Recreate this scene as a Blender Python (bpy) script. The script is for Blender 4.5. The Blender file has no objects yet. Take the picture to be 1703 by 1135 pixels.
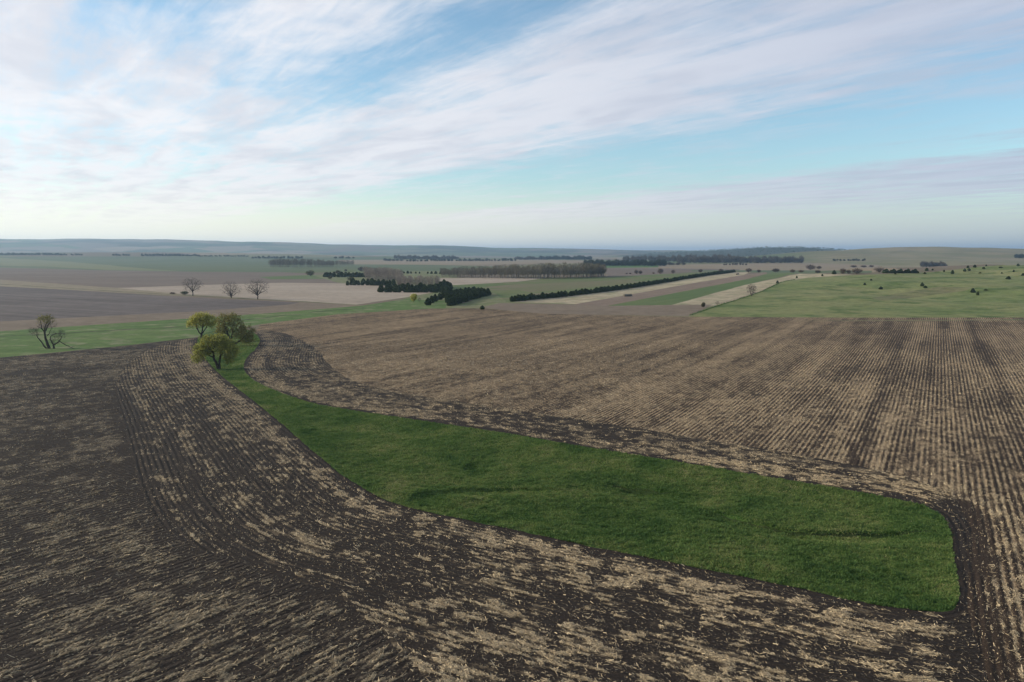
import bpy, math, random
import numpy as np
from mathutils import Vector
from mathutils.geometry import delaunay_2d_cdt

R = math.radians
scene = bpy.context.scene
C = scene.collection

# ------------------------------------------------------------------ camera
CAM_H = 30.0
FPX = 1250.0                      # focal length in photo pixels (1703 wide)
HORIZON = 422.0
PITCH = math.atan((567.5 - HORIZON) / FPX)
cam_d = bpy.data.cameras.new('camera')
cam_d.sensor_width = 36.0
cam_d.lens = FPX / 1703.0 * 36.0
cam_d.clip_start = 0.5
cam_d.clip_end = 60000.0
cam = bpy.data.objects.new('camera', cam_d)
cam.location = (0, 0, CAM_H)
cam.rotation_euler = (math.pi / 2 - PITCH, 0, 0)
C.objects.link(cam)
scene.camera = cam

# ------------------------------------------------------------------ light
SUN_EL, SUN_AZ = 19.0, -84.0      # azimuth from +Y (view direction), negative = left
world = bpy.data.worlds.new('World')
scene.world = world
world.use_nodes = True
SKY_STRENGTH = 0.10


def build_world():
    nt = world.node_tree
    nt.nodes.clear()
    L = nt.links.new

    def node(t, **kw):
        n = nt.nodes.new(t)
        for k, v in kw.items():
            setattr(n, k, v)
        return n

    def math_(op, a, b=None, clamp=False):
        n = node('ShaderNodeMath', operation=op)
        n.use_clamp = clamp
        for i, v in enumerate((a, b)):
            if v is None:
                continue
            if isinstance(v, (int, float)):
                n.inputs[i].default_value = v
            else:
                L(v, n.inputs[i])
        return n.outputs[0]

    def sstep(v, lo, hi):
        n = node('ShaderNodeMapRange', interpolation_type='SMOOTHSTEP')
        L(v, n.inputs['Value'])
        n.inputs['From Min'].default_value = lo
        n.inputs['From Max'].default_value = hi
        return n.outputs[0]

    def comb(x, y, z=0.0):
        n = node('ShaderNodeCombineXYZ')
        for i, v in enumerate((x, y, z)):
            if isinstance(v, (int, float)):
                n.inputs[i].default_value = v
            else:
                L(v, n.inputs[i])
        return n.outputs[0]

    def noise(vec, scale, detail=5, rough=0.55, dist=0.0):
        n = node('ShaderNodeTexNoise')
        L(vec, n.inputs['Vector'])
        n.inputs['Scale'].default_value = scale
        n.inputs['Detail'].default_value = detail
        n.inputs['Roughness'].default_value = rough
        n.inputs['Distortion'].default_value = dist
        return n.outputs['Fac']

    def ramp(v, stops):
        n = node('ShaderNodeValToRGB')
        el = n.color_ramp.elements
        while len(el) < len(stops):
            el.new(0.5)
        for e, (p, c) in zip(el, stops):
            e.position = p
            e.color = (c, c, c, 1) if isinstance(c, (int, float)) else (*c, 1)
        L(v, n.inputs[0])
        return n.outputs[0]

    def mix(f, a, b):
        n = node('ShaderNodeMix', data_type='RGBA')
        for s, v in ((n.inputs[0], f), (n.inputs[6], a), (n.inputs[7], b)):
            if isinstance(v, (int, float)):
                s.default_value = v
            elif isinstance(v, tuple):
                s.default_value = (*v, 1)
            else:
                L(v, s)
        return n.outputs[2]

    tc = node('ShaderNodeTexCoord')
    sep = node('ShaderNodeSeparateXYZ')
    L(tc.outputs['Generated'], sep.inputs[0])
    x, y, z = sep.outputs
    sky = node('ShaderNodeTexSky', sky_type='NISHITA')
    sky.sun_disc = False
    sky.sun_elevation = R(SUN_EL)
    sky.sun_rotation = R(SUN_AZ)
    sky.altitude = 500
    sky.air_density = 1.0
    sky.dust_density = 1.2
    sky.ozone_density = 2.0
    zs = math_('MAXIMUM', z, 0.0)
    zp = math_('ADD', zs, 0.012)
    # across / along coordinates of the cirrus streaks (cloud sheet seen in perspective)
    across = math_('ADD', math_('MULTIPLY', x, 0.827), math_('MULTIPLY', y, 0.562))
    along = math_('ADD', math_('MULTIPLY', x, -0.562), math_('MULTIPLY', y, 0.827))
    pa = math_('DIVIDE', across, zp)
    pl = math_('DIVIDE', along, zp)
    # gentle warp of the sheet
    w1 = noise(comb(pa, math_('MULTIPLY', pl, 0.35), 3.1), 0.55, 4, 0.5)
    w2 = noise(comb(pa, pl, 9.7), 1.7, 5, 0.6)
    warp = math_('ADD', math_('MULTIPLY', math_('SUBTRACT', w1, 0.5), 0.8),
                 math_('MULTIPLY', math_('SUBTRACT', w2, 0.5), 0.42))
    tt = math_('ADD', math_('ABSOLUTE', pa), math_('MULTIPLY', warp, math_('ADD', 0.3, math_('MULTIPLY', math_('ABSOLUTE', pa), 0.22))))
    m = math_('DIVIDE', 1.0, math_('ADD', math_('MAXIMUM', tt, 0.05), 0.02))
    # broad bands of the cirrus sheet, by slope m of the streak
    band = ramp(m, [(0.00, 0.25), (0.070, 0.40), (0.092, 0.92), (0.122, 0.95), (0.140, 0.30), (0.180, 0.20), (0.218, 0.30),
                    (0.245, 0.62), (0.29, 0.98), (0.36, 1.02), (0.45, 0.90), (0.505, 0.46), (0.57, 0.18), (0.66, 0.48),
                    (0.78, 0.76), (1.0, 0.86)])
    win = math_('MULTIPLY', sstep(m, 0.42, 0.50), math_('SUBTRACT', 1.0, sstep(m, 0.62, 0.85)))
    band = math_('ADD', band, math_('MULTIPLY', math_('MULTIPLY', win, sstep(pl, 4.0, 6.0)), 0.5))
    win2 = math_('MULTIPLY', sstep(m, 0.9, 1.4), math_('SUBTRACT', 1.0, sstep(m, 2.8, 4.5)))
    win2 = math_('MULTIPLY', win2, math_('SUBTRACT', 1.0, sstep(pl, 3.3, 4.2)))
    band = math_('SUBTRACT', band, math_('MULTIPLY', win2, 0.42))
    streak = noise(comb(math_('MULTIPLY', pa, 3.2), math_('MULTIPLY', pl, 0.33), 1.0), 1.15, 8, 0.62, 0.35)
    mott = noise(comb(pa, math_('MULTIPLY', pl, 0.62), 5.0), 2.4, 8, 0.62, 0.6)
    big = noise(comb(pa, math_('MULTIPLY', pl, 0.8), 21.0), 0.85, 3, 0.5)
    cover = math_('ADD', band, math_('MULTIPLY', math_('SUBTRACT', streak, 0.5), 1.25))
    cover = math_('ADD', cover, math_('MULTIPLY', math_('SUBTRACT', mott, 0.5), 1.15))
    cover = math_('ADD', cover, math_('MULTIPLY', math_('SUBTRACT', big, 0.5), 0.55))
    wisp = noise(comb(math_('MULTIPLY', pa, 5.5), math_('MULTIPLY', pl, 1.1), 31.0), 1.6, 10, 0.68, 1.1)
    cover = math_('ADD', cover, math_('MULTIPLY', math_('SUBTRACT', wisp, 0.5), 0.75))
    cl = sstep(cover, 0.05, 1.12)
    # shaded undersides / density differences inside the cloud
    shade = noise(comb(math_('MULTIPLY', pa, 1.4), math_('MULTIPLY', pl, 0.55), 13.0), 1.5, 6, 0.55, 0.4)
    shade = sstep(shade, 0.40, 0.72)
    # towards the sun the cirrus is brighter and whiter
    sx, sy = math.sin(R(SUN_AZ)), math.cos(R(SUN_AZ))
    toward = math_('ADD', math_('MULTIPLY', x, sx), math_('MULTIPLY', y, sy))
    tw = sstep(toward, -0.75, 0.65)
    S = 1.0 / SKY_STRENGTH
    col_far = tuple(v * S for v in (0.44, 0.49, 0.61))
    col_near = tuple(v * S for v in (0.84, 0.83, 0.85))
    ccol = mix(tw, col_far, col_near)
    cdark = mix(tw, tuple(v * S for v in (0.34, 0.39, 0.51)), tuple(v * S for v in (0.52, 0.54, 0.62)))
    ccol = mix(math_('MULTIPLY', shade, 0.55), ccol, cdark)
    # clear-sky: Nishita, blue deepened a touch above the horizon haze
    g = node('ShaderNodeMix', data_type='RGBA', blend_type='MULTIPLY')
    g.inputs[0].default_value = 1.0
    L(sky.outputs[0], g.inputs[6])
    g.inputs[7].default_value = (1.50, 1.66, 1.58, 1)
    base = g.outputs[2]
    lowhaze = math_('SUBTRACT', 1.0, sstep(z, 0.0, 0.10))
    hz = mix(tw, tuple(v * S for v in (0.50, 0.55, 0.58)), tuple(v * S for v in (1.10, 1.02, 0.86)))
    cl2 = math_('MULTIPLY', cl, sstep(z, 0.005, 0.06))
    out = mix(math_('MULTIPLY', cl2, 0.93), base, ccol)
    out = mix(math_('MULTIPLY', lowhaze, 0.85), out, hz)
    bg = node('ShaderNodeBackground')
    bg.inputs['Strength'].default_value = SKY_STRENGTH
    L(out, bg.inputs['Color'])
    wo = node('ShaderNodeOutputWorld')
    L(bg.outputs[0], wo.inputs['Surface'])


build_world()

sun_d = bpy.data.lights.new('sun', 'SUN')
sun_d.energy = 4.2
sun_d.angle = R(3.0)              # the sun stands behind thin cirrus
sun_d.color = (1.0, 0.88, 0.70)
sun = bpy.data.objects.new('sun', sun_d)
sdir = Vector((math.sin(R(SUN_AZ)) * math.cos(R(SUN_EL)), math.cos(R(SUN_AZ)) * math.cos(R(SUN_EL)), math.sin(R(SUN_EL))))
sun.rotation_euler = sdir.to_track_quat('Z', 'Y').to_euler()
sun.location = (-60, 40, 80)
C.objects.link(sun)

scene.view_settings.view_transform = 'Standard'
scene.view_settings.look = 'None'
scene.view_settings.gamma = 1.0
scene.view_settings.use_curve_mapping = False
scene.view_settings.exposure = 0.22
HAZE_DENSITY = 0.82e-4

# ------------------------------------------------------------------ helpers
rng = np.random.default_rng(7)


def hash01(ix, iy, seed):
    h = (ix.astype(np.int64) * 374761393 + iy.astype(np.int64) * 668265263 + seed * 1442695041) & 0xffffffff
    h = ((h ^ (h >> 13)) * 1274126177) & 0xffffffff
    h = h ^ (h >> 16)
    return (h & 0xffff) / 65535.0


def vnoise(x, y, seed=0):
    ix, iy = np.floor(x), np.floor(y)
    fx, fy = x - ix, y - iy
    fx = fx * fx * (3 - 2 * fx)
    fy = fy * fy * (3 - 2 * fy)
    a, b = hash01(ix, iy, seed), hash01(ix + 1, iy, seed)
    c, d = hash01(ix, iy + 1, seed), hash01(ix + 1, iy + 1, seed)
    return (a + (b - a) * fx) * (1 - fy) + (c + (d - c) * fx) * fy


def fbm(x, y, seed=0, octv=4, gain=0.5):
    s, a, t = 0.0, 1.0, 0.0
    for o in range(octv):
        s = s + a * vnoise(x * 2 ** o + 17.3 * o, y * 2 ** o - 9.1 * o, seed + 31 * o)
        t += a
        a *= gain
    return s / t


def sst(x, a, b):
    t = np.clip((x - a) / (b - a), 0, 1)
    return t * t * (3 - 2 * t)


def chaikin(p, n=2, closed=True):
    p = np.asarray(p, float)
    for _ in range(n):
        if closed:
            q = np.roll(p, -1, 0)
            p = np.stack([0.75 * p + 0.25 * q, 0.25 * p + 0.75 * q], 1).reshape(-1, 2)
        else:
            a, b = p[:-1], p[1:]
            m = np.stack([0.75 * a + 0.25 * b, 0.25 * a + 0.75 * b], 1).reshape(-1, 2)
            p = np.vstack([p[:1], m, p[-1:]])
    return p


def polyline_dist(x, y, P, closed=True):
    """distance to a polyline, arc position of the nearest point, tangent angle there"""
    P = np.asarray(P, float)
    Q = np.roll(P, -1, 0) if closed else P[1:]
    A = P if closed else P[:-1]
    seg = Q - A
    ln = np.hypot(seg[:, 0], seg[:, 1]) + 1e-9
    arc = np.concatenate([[0], np.cumsum(ln)])[:-1]
    best = np.full(x.shape, 1e18)
    bv = np.zeros(x.shape)
    bt = np.zeros(x.shape)
    for i in range(len(A)):
        px, py = x - A[i, 0], y - A[i, 1]
        t = np.clip((px * seg[i, 0] + py * seg[i, 1]) / ln[i] ** 2, 0, 1)
        d = (px - t * seg[i, 0]) ** 2 + (py - t * seg[i, 1]) ** 2
        k = d < best
        best[k] = d[k]
        bv[k] = (arc[i] + t * ln[i])[k]
        bt[k] = math.atan2(seg[i, 1], seg[i, 0])
    return np.sqrt(best), bv, bt


def signed_dist(x, y, P):
    """signed distance to an open line, positive on its left"""
    best = np.full(x.shape, 1e18)
    sg = np.zeros(x.shape)
    for i in range(len(P) - 1):
        sx, sy = P[i + 1] - P[i]
        l2 = sx * sx + sy * sy + 1e-12
        px, py = x - P[i, 0], y - P[i, 1]
        t = np.clip((px * sx + py * sy) / l2, 0, 1)
        d = (px - t * sx) ** 2 + (py - t * sy) ** 2
        k = d < best
        best[k] = d[k]
        sg[k] = np.sign(sx * py - sy * px)[k]
    return np.sqrt(best) * np.where(sg < 0, -1.0, 1.0)


def inside(x, y, P):
    P = np.asarray(P, float)
    res = np.zeros(x.shape, bool)
    idx = np.nonzero((x >= P[:, 0].min()) & (x <= P[:, 0].max()) & (y >= P[:, 1].min()) & (y <= P[:, 1].max()))[0]
    if len(idx) == 0:
        return res
    xs, ys = x[idx], y[idx]
    c = np.zeros(xs.shape, bool)
    n = len(P)
    for i in range(n):
        x1, y1 = P[i]
        x2, y2 = P[(i + 1) % n]
        if y1 == y2:
            continue
        k = ((y1 > ys) != (y2 > ys)) & (xs < (x2 - x1) * (ys - y1) / (y2 - y1) + x1)
        c ^= k
    res[idx] = c
    return res


# ------------------------------------------------------------------ terrain
def gb(x, y, px, d, amp, rx, ry):
    """one smooth rise: placed at the bearing of photo column px, d metres off"""
    a = math.atan2(px - 851.5, FPX)
    ux, uy = math.sin(a), math.cos(a)
    r = x * ux + y * uy - d / math.cos(a) * 1.0
    l = x * uy - y * ux
    return amp * np.exp(-(l / rx) ** 2 - (r / ry) ** 2)


HILL_AZ = np.array([-1.2, -0.68, -0.60, -0.50, -0.40, -0.30, -0.20, -0.12, 0.0, 0.10, 0.22, 0.30, 0.45, 0.6, 0.7, 1.2])
HILL_PX = np.array([17, 18, 18.6, 18.2, 17.9, 16.5, 13.5, 11.5, 8.5, 7.0, 4.5, 3.0, 1.5, 1.5, 2.0, 4.0])


def height0(x, y):
    x = np.asarray(x, float)
    y = np.asarray(y, float)
    d = np.hypot(x, y)
    z = 0.5 * (fbm(x / 38.0, y / 38.0, 3, 2) - 0.5) * sst(d, 60, 160)
    z = z + 2.4 * (fbm(x / 260.0, y / 260.0, 5, 3) - 0.5) * sst(d, 420, 900)
    # pasture rise on the right
    z = z + gb(x, y, 1790, 790, 18.0, 285, 290)
    z = z + gb(x, y, 1600, 560, 3.4, 60, 60) - gb(x, y, 1560, 500, 2.0, 60, 45) + gb(x, y, 1420, 640, 2.0, 80, 70)
    past = sst(x / np.maximum(y, 1), 0.30, 0.48) * sst(d, 400, 560) * (1 - sst(d, 1200, 1600))
    z = z + past * 6.5 * (fbm(x / 70.0, y / 70.0, 11, 3) - 0.5)
    # grassy hills and the wooded hill further right
    z = z + gb(x, y, 1445, 3300, 34, 560, 800) + gb(x, y, 1600, 3500, 25, 620, 700) + gb(x, y, 1790, 3300, 25, 600, 700)
    z = z + gb(x, y, 1345, 2900, 12, 220, 500)
    z = z + gb(x, y, 1235, 5600, 37, 500, 800) + gb(x, y, 1130, 6000, 12, 420, 800) + gb(x, y, 1330, 5300, 25, 480, 800) + gb(x, y, 1420, 5300, 27, 600, 800)
    rh = sst(x / np.maximum(y, 1), 0.36, 0.46) * sst(d, 1700, 2300) * (1 - sst(d, 4200, 5200))
    z = z + rh * 20 * (fbm(x / 430.0, y / 430.0, 33, 4) - 0.5)
    # left swell
    z = z + gb(x, y, 60, 3600, 24, 1500, 1100) + gb(x, y, 380, 3900, 16, 1100, 900)
    far = sst(d, 3500, 5500)
    z = z + far * 26 * (fbm(x / 1500.0, y / 1500.0, 21, 4) - 0.45)
    # ring of far hills
    az = np.arctan2(x, y)
    hp = np.interp(az, HILL_AZ, HILL_PX)
    top = CAM_H + hp / FPX * 9800.0
    rn = fbm(az * 9.0, d * 0 + 2.2, 41, 5, 0.6) - 0.5
    rise = sst(d, 5200, 9800)
    z = z + rise * (top + 52 * rn) * (1 - 0.35 * sst(d, 11000, 16000)) + sst(d, 5800, 7600) * 34 * (fbm(x / 900.0, y / 900.0, 51, 4) - 0.5) * (1 - sst(d, 9000, 9800))
    return z


def ray(px, py):
    X = (px - 851.5) / FPX
    Y = -(py - 567.5) / FPX
    cp, sp = math.cos(PITCH), math.sin(PITCH)
    return X, cp + Y * sp, -sp + Y * cp


def at(px, py):
    """ground point under photo pixel (px, py)"""
    dx, dy, dz = ray(px, py)
    hd = math.hypot(dx, dy)
    s = np.geomspace(15.0, 24000.0, 420) / hd
    for _ in range(2):
        f = CAM_H + s * dz - height0(s * dx, s * dy)
        k = np.nonzero(f < 0)[0]
        if len(k) == 0:
            i = len(s) - 1
            return s[i] * dx, s[i] * dy
        i = max(k[0], 1)
        if _ == 0:
            s = np.linspace(s[i - 1], s[i], 12)
    w = f[i - 1] / (f[i - 1] - f[i])
    t = s[i - 1] + w * (s[i] - s[i - 1])
    return t * dx, t * dy


def hz1(x, y):
    return float(height0(np.array([x]), np.array([y]))[0])


def poly(pts, step=14.0, wob=0.0, seed=1):
    """photo outline -> world outline, every step pixels, on the terrain"""
    out = []
    n = len(pts)
    for i in range(n):
        a, b = pts[i], pts[(i + 1) % n]
        k = max(1, int(max(abs(a[0] - b[0]), 2.5 * abs(a[1] - b[1])) / step))
        k = min(k, 40)
        for j in range(k):
            t = j / k
            out.append(at(a[0] + (b[0] - a[0]) * t, a[1] + (b[1] - a[1]) * t))
    return np.array(out)


def strip(pts, w, step=14.0):
    """world strip w metres wide along a photo line"""
    P = []
    for i in range(len(pts) - 1):
        a, b = pts[i], pts[i + 1]
        k = max(1, int(max(abs(a[0] - b[0]), 2.5 * abs(a[1] - b[1])) / step))
        for j in range(k):
            t = j / k
            P.append(at(a[0] + (b[0] - a[0]) * t, a[1] + (b[1] - a[1]) * t))
    P.append(at(*pts[-1]))
    P = chaikin(np.array(P), 1, False)
    T = np.gradient(P, axis=0)
    T /= np.linalg.norm(T, axis=1)[:, None] + 1e-9
    N = np.stack([-T[:, 1], T[:, 0]], 1)
    wv = np.asarray(w) * (0.7 + 0.6 * rng.random(len(P)))
    return np.vstack([P + N * wv[:, None] / 2, (P - N * wv[:, None] / 2)[::-1]])


# outline of the grass waterway (lower side, then upper side back)
W_LOW = [(332, 552), (326, 578), (345, 601), (362, 620), (395, 646), (430, 673), (470, 706), (520, 750), (570, 790), (620, 822),
         (665, 841), (760, 861), (850, 880), (1000, 912), (1130, 938), (1300, 972), (1450, 1005), (1550, 1019), (1588, 1014)]
W_UP = [(1596, 985), (1586, 930), (1580, 880), (1562, 850), (1500, 832), (1400, 814), (1250, 789), (1100, 764), (950, 740),
        (850, 722), (700, 700), (600, 685), (520, 672), (460, 652), (416, 631), (402, 612), (410, 594), (428, 578), (434, 562), (410, 545)]
Wp = chaikin(poly(W_LOW + W_UP, 40), 2)
GULLY = [chaikin(np.array([at(*p) for p in g]), 2, False) for g in (
    [(985, 799), (1020, 798), (1060, 803), (1110, 811), (1140, 813)],
    [(1150, 834), (1172, 839), (1200, 846), (1250, 860), (1310, 873), (1370, 877), (1450, 880), (1560, 884)],
    [(770, 778), (776, 768), (792, 757)],
    [(668, 842), (700, 816), (760, 806), (840, 802), (900, 806), (960, 812)])]
GULLY_D = [0.85, 0.6, 0.5, 0.4]


# signed distance to the waterway edge on a 1 m lookup grid (positive outside)
GX0, GY0, GNX, GNY = -240.0, 25.0, 481, 330
_gx, _gy = np.meshgrid(GX0 + np.arange(GNX), GY0 + np.arange(GNY))
_d, _v, _t = polyline_dist(_gx.ravel(), _gy.ravel(), Wp)
_d[inside(_gx.ravel(), _gy.ravel(), Wp)] *= -1
GD, GV, GT = _d.reshape(GNY, GNX), _v.reshape(GNY, GNX), _t.reshape(GNY, GNX)


def wlook(x, y):
    fx = np.clip(x - GX0, 0, GNX - 1.001)
    fy = np.clip(y - GY0, 0, GNY - 1.001)
    ix, iy = fx.astype(int), fy.astype(int)
    fx, fy = fx - ix, fy - iy
    sd = (GD[iy, ix] * (1 - fx) + GD[iy, ix + 1] * fx) * (1 - fy) + (GD[iy + 1, ix] * (1 - fx) + GD[iy + 1, ix + 1] * fx) * fy
    jx, jy = np.where(fx > 0.5, ix + 1, ix), np.where(fy > 0.5, iy + 1, iy)
    t = GT[jy, jx]
    ex, ey = x - (GX0 + jx), y - (GY0 + jy)
    return sd, GV[jy, jx] + ex * np.cos(t) + ey * np.sin(t), t


def height(x, y):
    z = height0(x, y)
    x = np.asarray(x, float)
    y = np.asarray(y, float)
    near = np.nonzero((np.hypot(x, y) < 330) & (x > -130) & (x < 130))[0] if x.ndim else []
    if len(near):
        xs, ys = x[near], y[near]
        sd, _, _ = wlook(xs, ys)
        k = near[sd < 0]
        if len(k):
            d = -sd[sd < 0]
            xs, ys = x[k], y[k]
            dz = -0.55 * sst(d, 0.5, 9.0) - 0.12 * sst(d, 0, 0.8)
            dz += 0.30 * (fbm(xs / 3.2, ys / 3.2, 61, 3) - 0.5) * sst(d, 0, 2) + 0.8 * (fbm(xs / 13.0, ys / 13.0, 62, 2) - 0.5) * sst(d, 0, 5)
            for g, dep in zip(GULLY, GULLY_D):
                e = signed_dist(xs, ys, g)
                en = np.minimum(np.hypot(xs - g[0][0], ys - g[0][1]), np.hypot(xs - g[-1][0], ys - g[-1][1]))
                cut = np.where(e < 0, sst(e, -4.5, -0.05), 1 - sst(e, 0.05, 0.5)) * (np.abs(e) < 5)
                dz += -dep * cut * sst(en, 0.3, 6.0)
            z[k] += dz
    return z


# ------------------------------------------------------------------ field map (later entries lie over earlier ones)
SOIL_ROW_A = R(90 - 40.0)         # row direction of the left field
SOIL_ROW_B = R(90 - 29.5)         # row direction of the right field
fields = []                       # name, outline, material key


def field(name, outline, mat):
    fields.append((name, outline, mat))


def w_(*p):
    return [tuple(q) for q in p]


field('far_green_field', poly([(-420, 427), (300, 427), (640, 429), (640, 447), (470, 453), (330, 453), (180, 450), (0, 445), (-420, 438)], 40), 'green_far')
field('pale_grass_strip', poly([(-420, 429), (0, 429), (120, 436), (230, 446), (300, 451), (180, 449.5), (90, 444), (0, 442), (-420, 434)], 40), 'pale_grass')
field('brown_field', poly([(-420, 437), (0, 445.5), (180, 450), (330, 452.5), (470, 453), (560, 458), (640, 466), (640, 475), (470, 475), (330, 477), (210, 482), (60, 475), (0, 471), (-420, 452)], 40), 'brown')
field('green_field_strip', poly([(430, 461), (520, 457.5), (585, 458), (540, 464), (450, 465)], 30), 'green_mid')
field('meadow', poly([(520, 458), (600, 452), (760, 446), (760, 500), (690, 500), (600, 480), (560, 470)], 30), 'meadow')
field('green_valley_field', poly([(600, 441), (760, 442), (760, 451), (640, 452), (600, 449)], 30), 'green_far')
field('pink_valley_field', poly([(560, 432.5), (900, 432), (1000, 434), (1000, 438), (740, 441), (590, 440)], 30), 'tan_far')
field('light_stubble_field', poly([(175, 480), (330, 474.5), (470, 470.5), (600, 472), (720, 481), (720, 487), (660, 497), (620, 503), (590, 507.5), (470, 500), (330, 492), (270, 489)], 25), 'light_stubble')
field('dark_tilled_field', poly([(-420, 442), (0, 475), (280, 493), (400, 499), (500, 503.5), (470, 508), (330, 519), (0, 536), (-420, 560)], 25), 'mauve_soil')
field('stubble_strip', poly([(-420, 560), (0, 535), (330, 518), (480, 507), (500, 503), (600, 508), (625, 512), (450, 523), (330, 531), (0, 553), (-420, 586)], 25), 'tan_stubble')
field('pale_field_margin', poly([(-420, 434), (0, 465.5), (180, 478), (300, 489), (420, 496), (300, 492.5), (180, 486), (0, 476.5), (-420, 444)], 25), 'pale_margin')
field('weedy_margin', strip([(-420, 440), (0, 473), (180, 484), (300, 491), (430, 498), (520, 503), (600, 508)], 4.0, 20), 'weeds')
field('light_field', poly([(725, 463), (810, 462), (915, 463.5), (860, 470), (745, 477), (735, 470)], 25), 'light_stubble')
field('winter_wheat_field', poly([(735, 482), (745, 475), (860, 469), (915, 462), (1010, 461), (1170, 452), (1215, 451), (1100, 468), (980, 488), (850, 503), (790, 503), (770, 490)], 25), 'wheat')
field('bare_patch', poly([(800, 478), (860, 473), (960, 470), (1050, 466), (1060, 470), (960, 480), (880, 486), (860, 482)], 25), 'wheat_brown')
field('pale_grass_path', poly([(700, 500), (770, 505), (815, 492), (800, 486), (825, 489), (842, 502), (820, 507), (735, 514), (700, 514)], 20), 'meadow')
field('far_tan_field', poly([(1010, 444), (1090, 441), (1330, 437), (1460, 441), (1520, 452), (1300, 456), (1215, 451), (1170, 452.5), (1008, 460)], 30), 'tan_far')
field('far_brown_field', poly([(870, 447), (1030, 446), (1230, 448), (1230, 450.5), (1170, 452.5), (1012, 461), (1005, 452)], 30), 'brown')
field('far_green_strip', poly([(1000, 441.5), (1095, 441), (1095, 445), (1005, 446)], 30), 'green_bright')
field('far_green_band', poly([(1150, 449.5), (1450, 450.5), (1450, 454), (1300, 456), (1225, 452), (1150, 452)], 30), 'green_far')
field('light_stubble_strip', poly([(855, 502.5), (1000, 483), (1100, 467), (1200, 454.5), (1250, 452), (1235, 459), (1160, 470), (1060, 488), (960, 506)], 20), 'light_corn')
field('brown_strip', poly([(955, 506.5), (1060, 488), (1160, 470), (1235, 458), (1275, 453), (1275, 456), (1240, 465), (1120, 488), (1010, 509)], 20), 'brown_strip')
field('green_crop_strip', poly([(1010, 509), (1120, 488), (1240, 465), (1285, 454), (1325, 455), (1240, 474), (1180, 490), (1125, 508)], 20), 'green_mid')
field('stubble_wedge', poly([(1112, 509), (1180, 490), (1240, 474), (1330, 455.5), (1420, 457), (1345, 463), (1300, 469), (1255, 489), (1195, 508), (1160, 513)], 20), 'light_corn')
field('far_field_band', poly([(800, 512), (830, 504.5), (955, 506.5), (1010, 509), (1150, 507), (1185, 507), (1146, 526), (900, 522.5)], 20), 'tan_stubble')
field('pasture', poly([(1146, 527), (1195, 508), (1255, 489), (1300, 469), (1345, 462), (1420, 458), (1500, 455), (1560, 452), (1640, 443), (1703, 439.5), (1850, 438), (2080, 437), (2080, 529), (1703, 528.5), (1400, 528.5)], 25), 'pasture')
field('brown_hollow', poly([(1448, 496), (1500, 487), (1560, 477.5), (1625, 478), (1605, 484), (1530, 494), (1470, 500)], 15), 'hollow')
field('creek_grass', poly([(-420, 586), (0, 551), (330, 529), (450, 521), (600, 509), (680, 497), (745, 500), (740, 514), (705, 514), (560, 523), (430, 540), (320, 562), (200, 576), (0, 595), (-420, 636)], 18), 'creek_grass')
for k, g in enumerate(([(-60, 565), (30, 558), (90, 556), (150, 552), (215, 548), (270, 546), (335, 541)],
                       [(400, 533), (440, 529), (470, 525), (500, 524)], [(515, 520), (560, 516), (610, 512)])):
    field('creek_bed', strip(g, [1.8, 2.0, 2.2][k], 10), 'mud')
RIGHT_SPLIT = [(1600, 1000), (1622, 1060), (1640, 1135), (1670, 1300)]
f2 = poly([(434, 540), (560, 523), (715, 513.5), (805, 513), (900, 522), (1146, 527), (1400, 528.5), (1703, 528.5), (2080, 529)], 20)[:-20]
f2 = np.vstack([f2, [at(2080, 529), (330, 200), (160, 10), at(1670, 1300)], [at(*p) for p in reversed(RIGHT_SPLIT[:-1])], [at(1300, 900), at(600, 740), at(380, 610)]])
field('right_stubble_field', f2, 'stubble_right')
f1 = poly([(-420, 636), (0, 595), (200, 576), (320, 562), (370, 560), (400, 610), (600, 740), (1300, 900), (1600, 1000)], 20)
f1 = f1[:-40] if np.hypot(*(f1[-1] - f1[0])) < 40 else f1
f1 = np.vstack([poly([(-420, 636), (0, 595), (200, 576), (320, 562), (370, 560)], 20)[:0],
                np.array([at(*p) for p in [(-420, 636), (-200, 615), (0, 595), (100, 586), (200, 576), (260, 569), (320, 562), (370, 560), (400, 610), (600, 740), (1300, 900)]]),
                np.array([at(*p) for p in RIGHT_SPLIT]), [(60, -40), (-160, -40), (-330, 120)]])
field('left_stubble_field', f1, 'stubble_left')
h1 = [(335, 562), (290, 566), (232, 588), (197, 622), (192, 650), (206, 705), (226, 780), (243, 845), (290, 898), (400, 938), (540, 985), (640, 1050), (715, 1135), (800, 1300)]
H1p = np.vstack([chaikin(np.array([at(*p) for p in h1]), 2, False), [at(1670, 1300)], [at(*p) for p in reversed(RIGHT_SPLIT[:-1])], [at(1300, 900), at(600, 740), at(380, 615)]])
field('left_headland', H1p, 'stubble_head')
h2 = [(434, 548), (485, 556), (528, 580), (552, 615), (610, 645), (760, 668), (900, 688), (1100, 719), (1300, 752), (1480, 784), (1590, 822), (1612, 870), (1612, 940), (1606, 1005)]
H2p = np.vstack([chaikin(np.array([at(*p) for p in h2]), 2, False), [at(1300, 900), at(600, 720), at(380, 610)]])
field('right_headland', H2p, 'stubble_head')
field('grass_waterway', Wp, 'waterway')


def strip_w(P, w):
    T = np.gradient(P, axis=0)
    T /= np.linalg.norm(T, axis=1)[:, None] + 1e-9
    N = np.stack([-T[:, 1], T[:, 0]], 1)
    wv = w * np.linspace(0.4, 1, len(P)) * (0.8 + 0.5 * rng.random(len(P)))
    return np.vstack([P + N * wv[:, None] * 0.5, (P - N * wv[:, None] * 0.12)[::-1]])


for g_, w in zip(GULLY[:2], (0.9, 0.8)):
    field('gully', strip_w(g_, w), 'gully')

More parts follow.
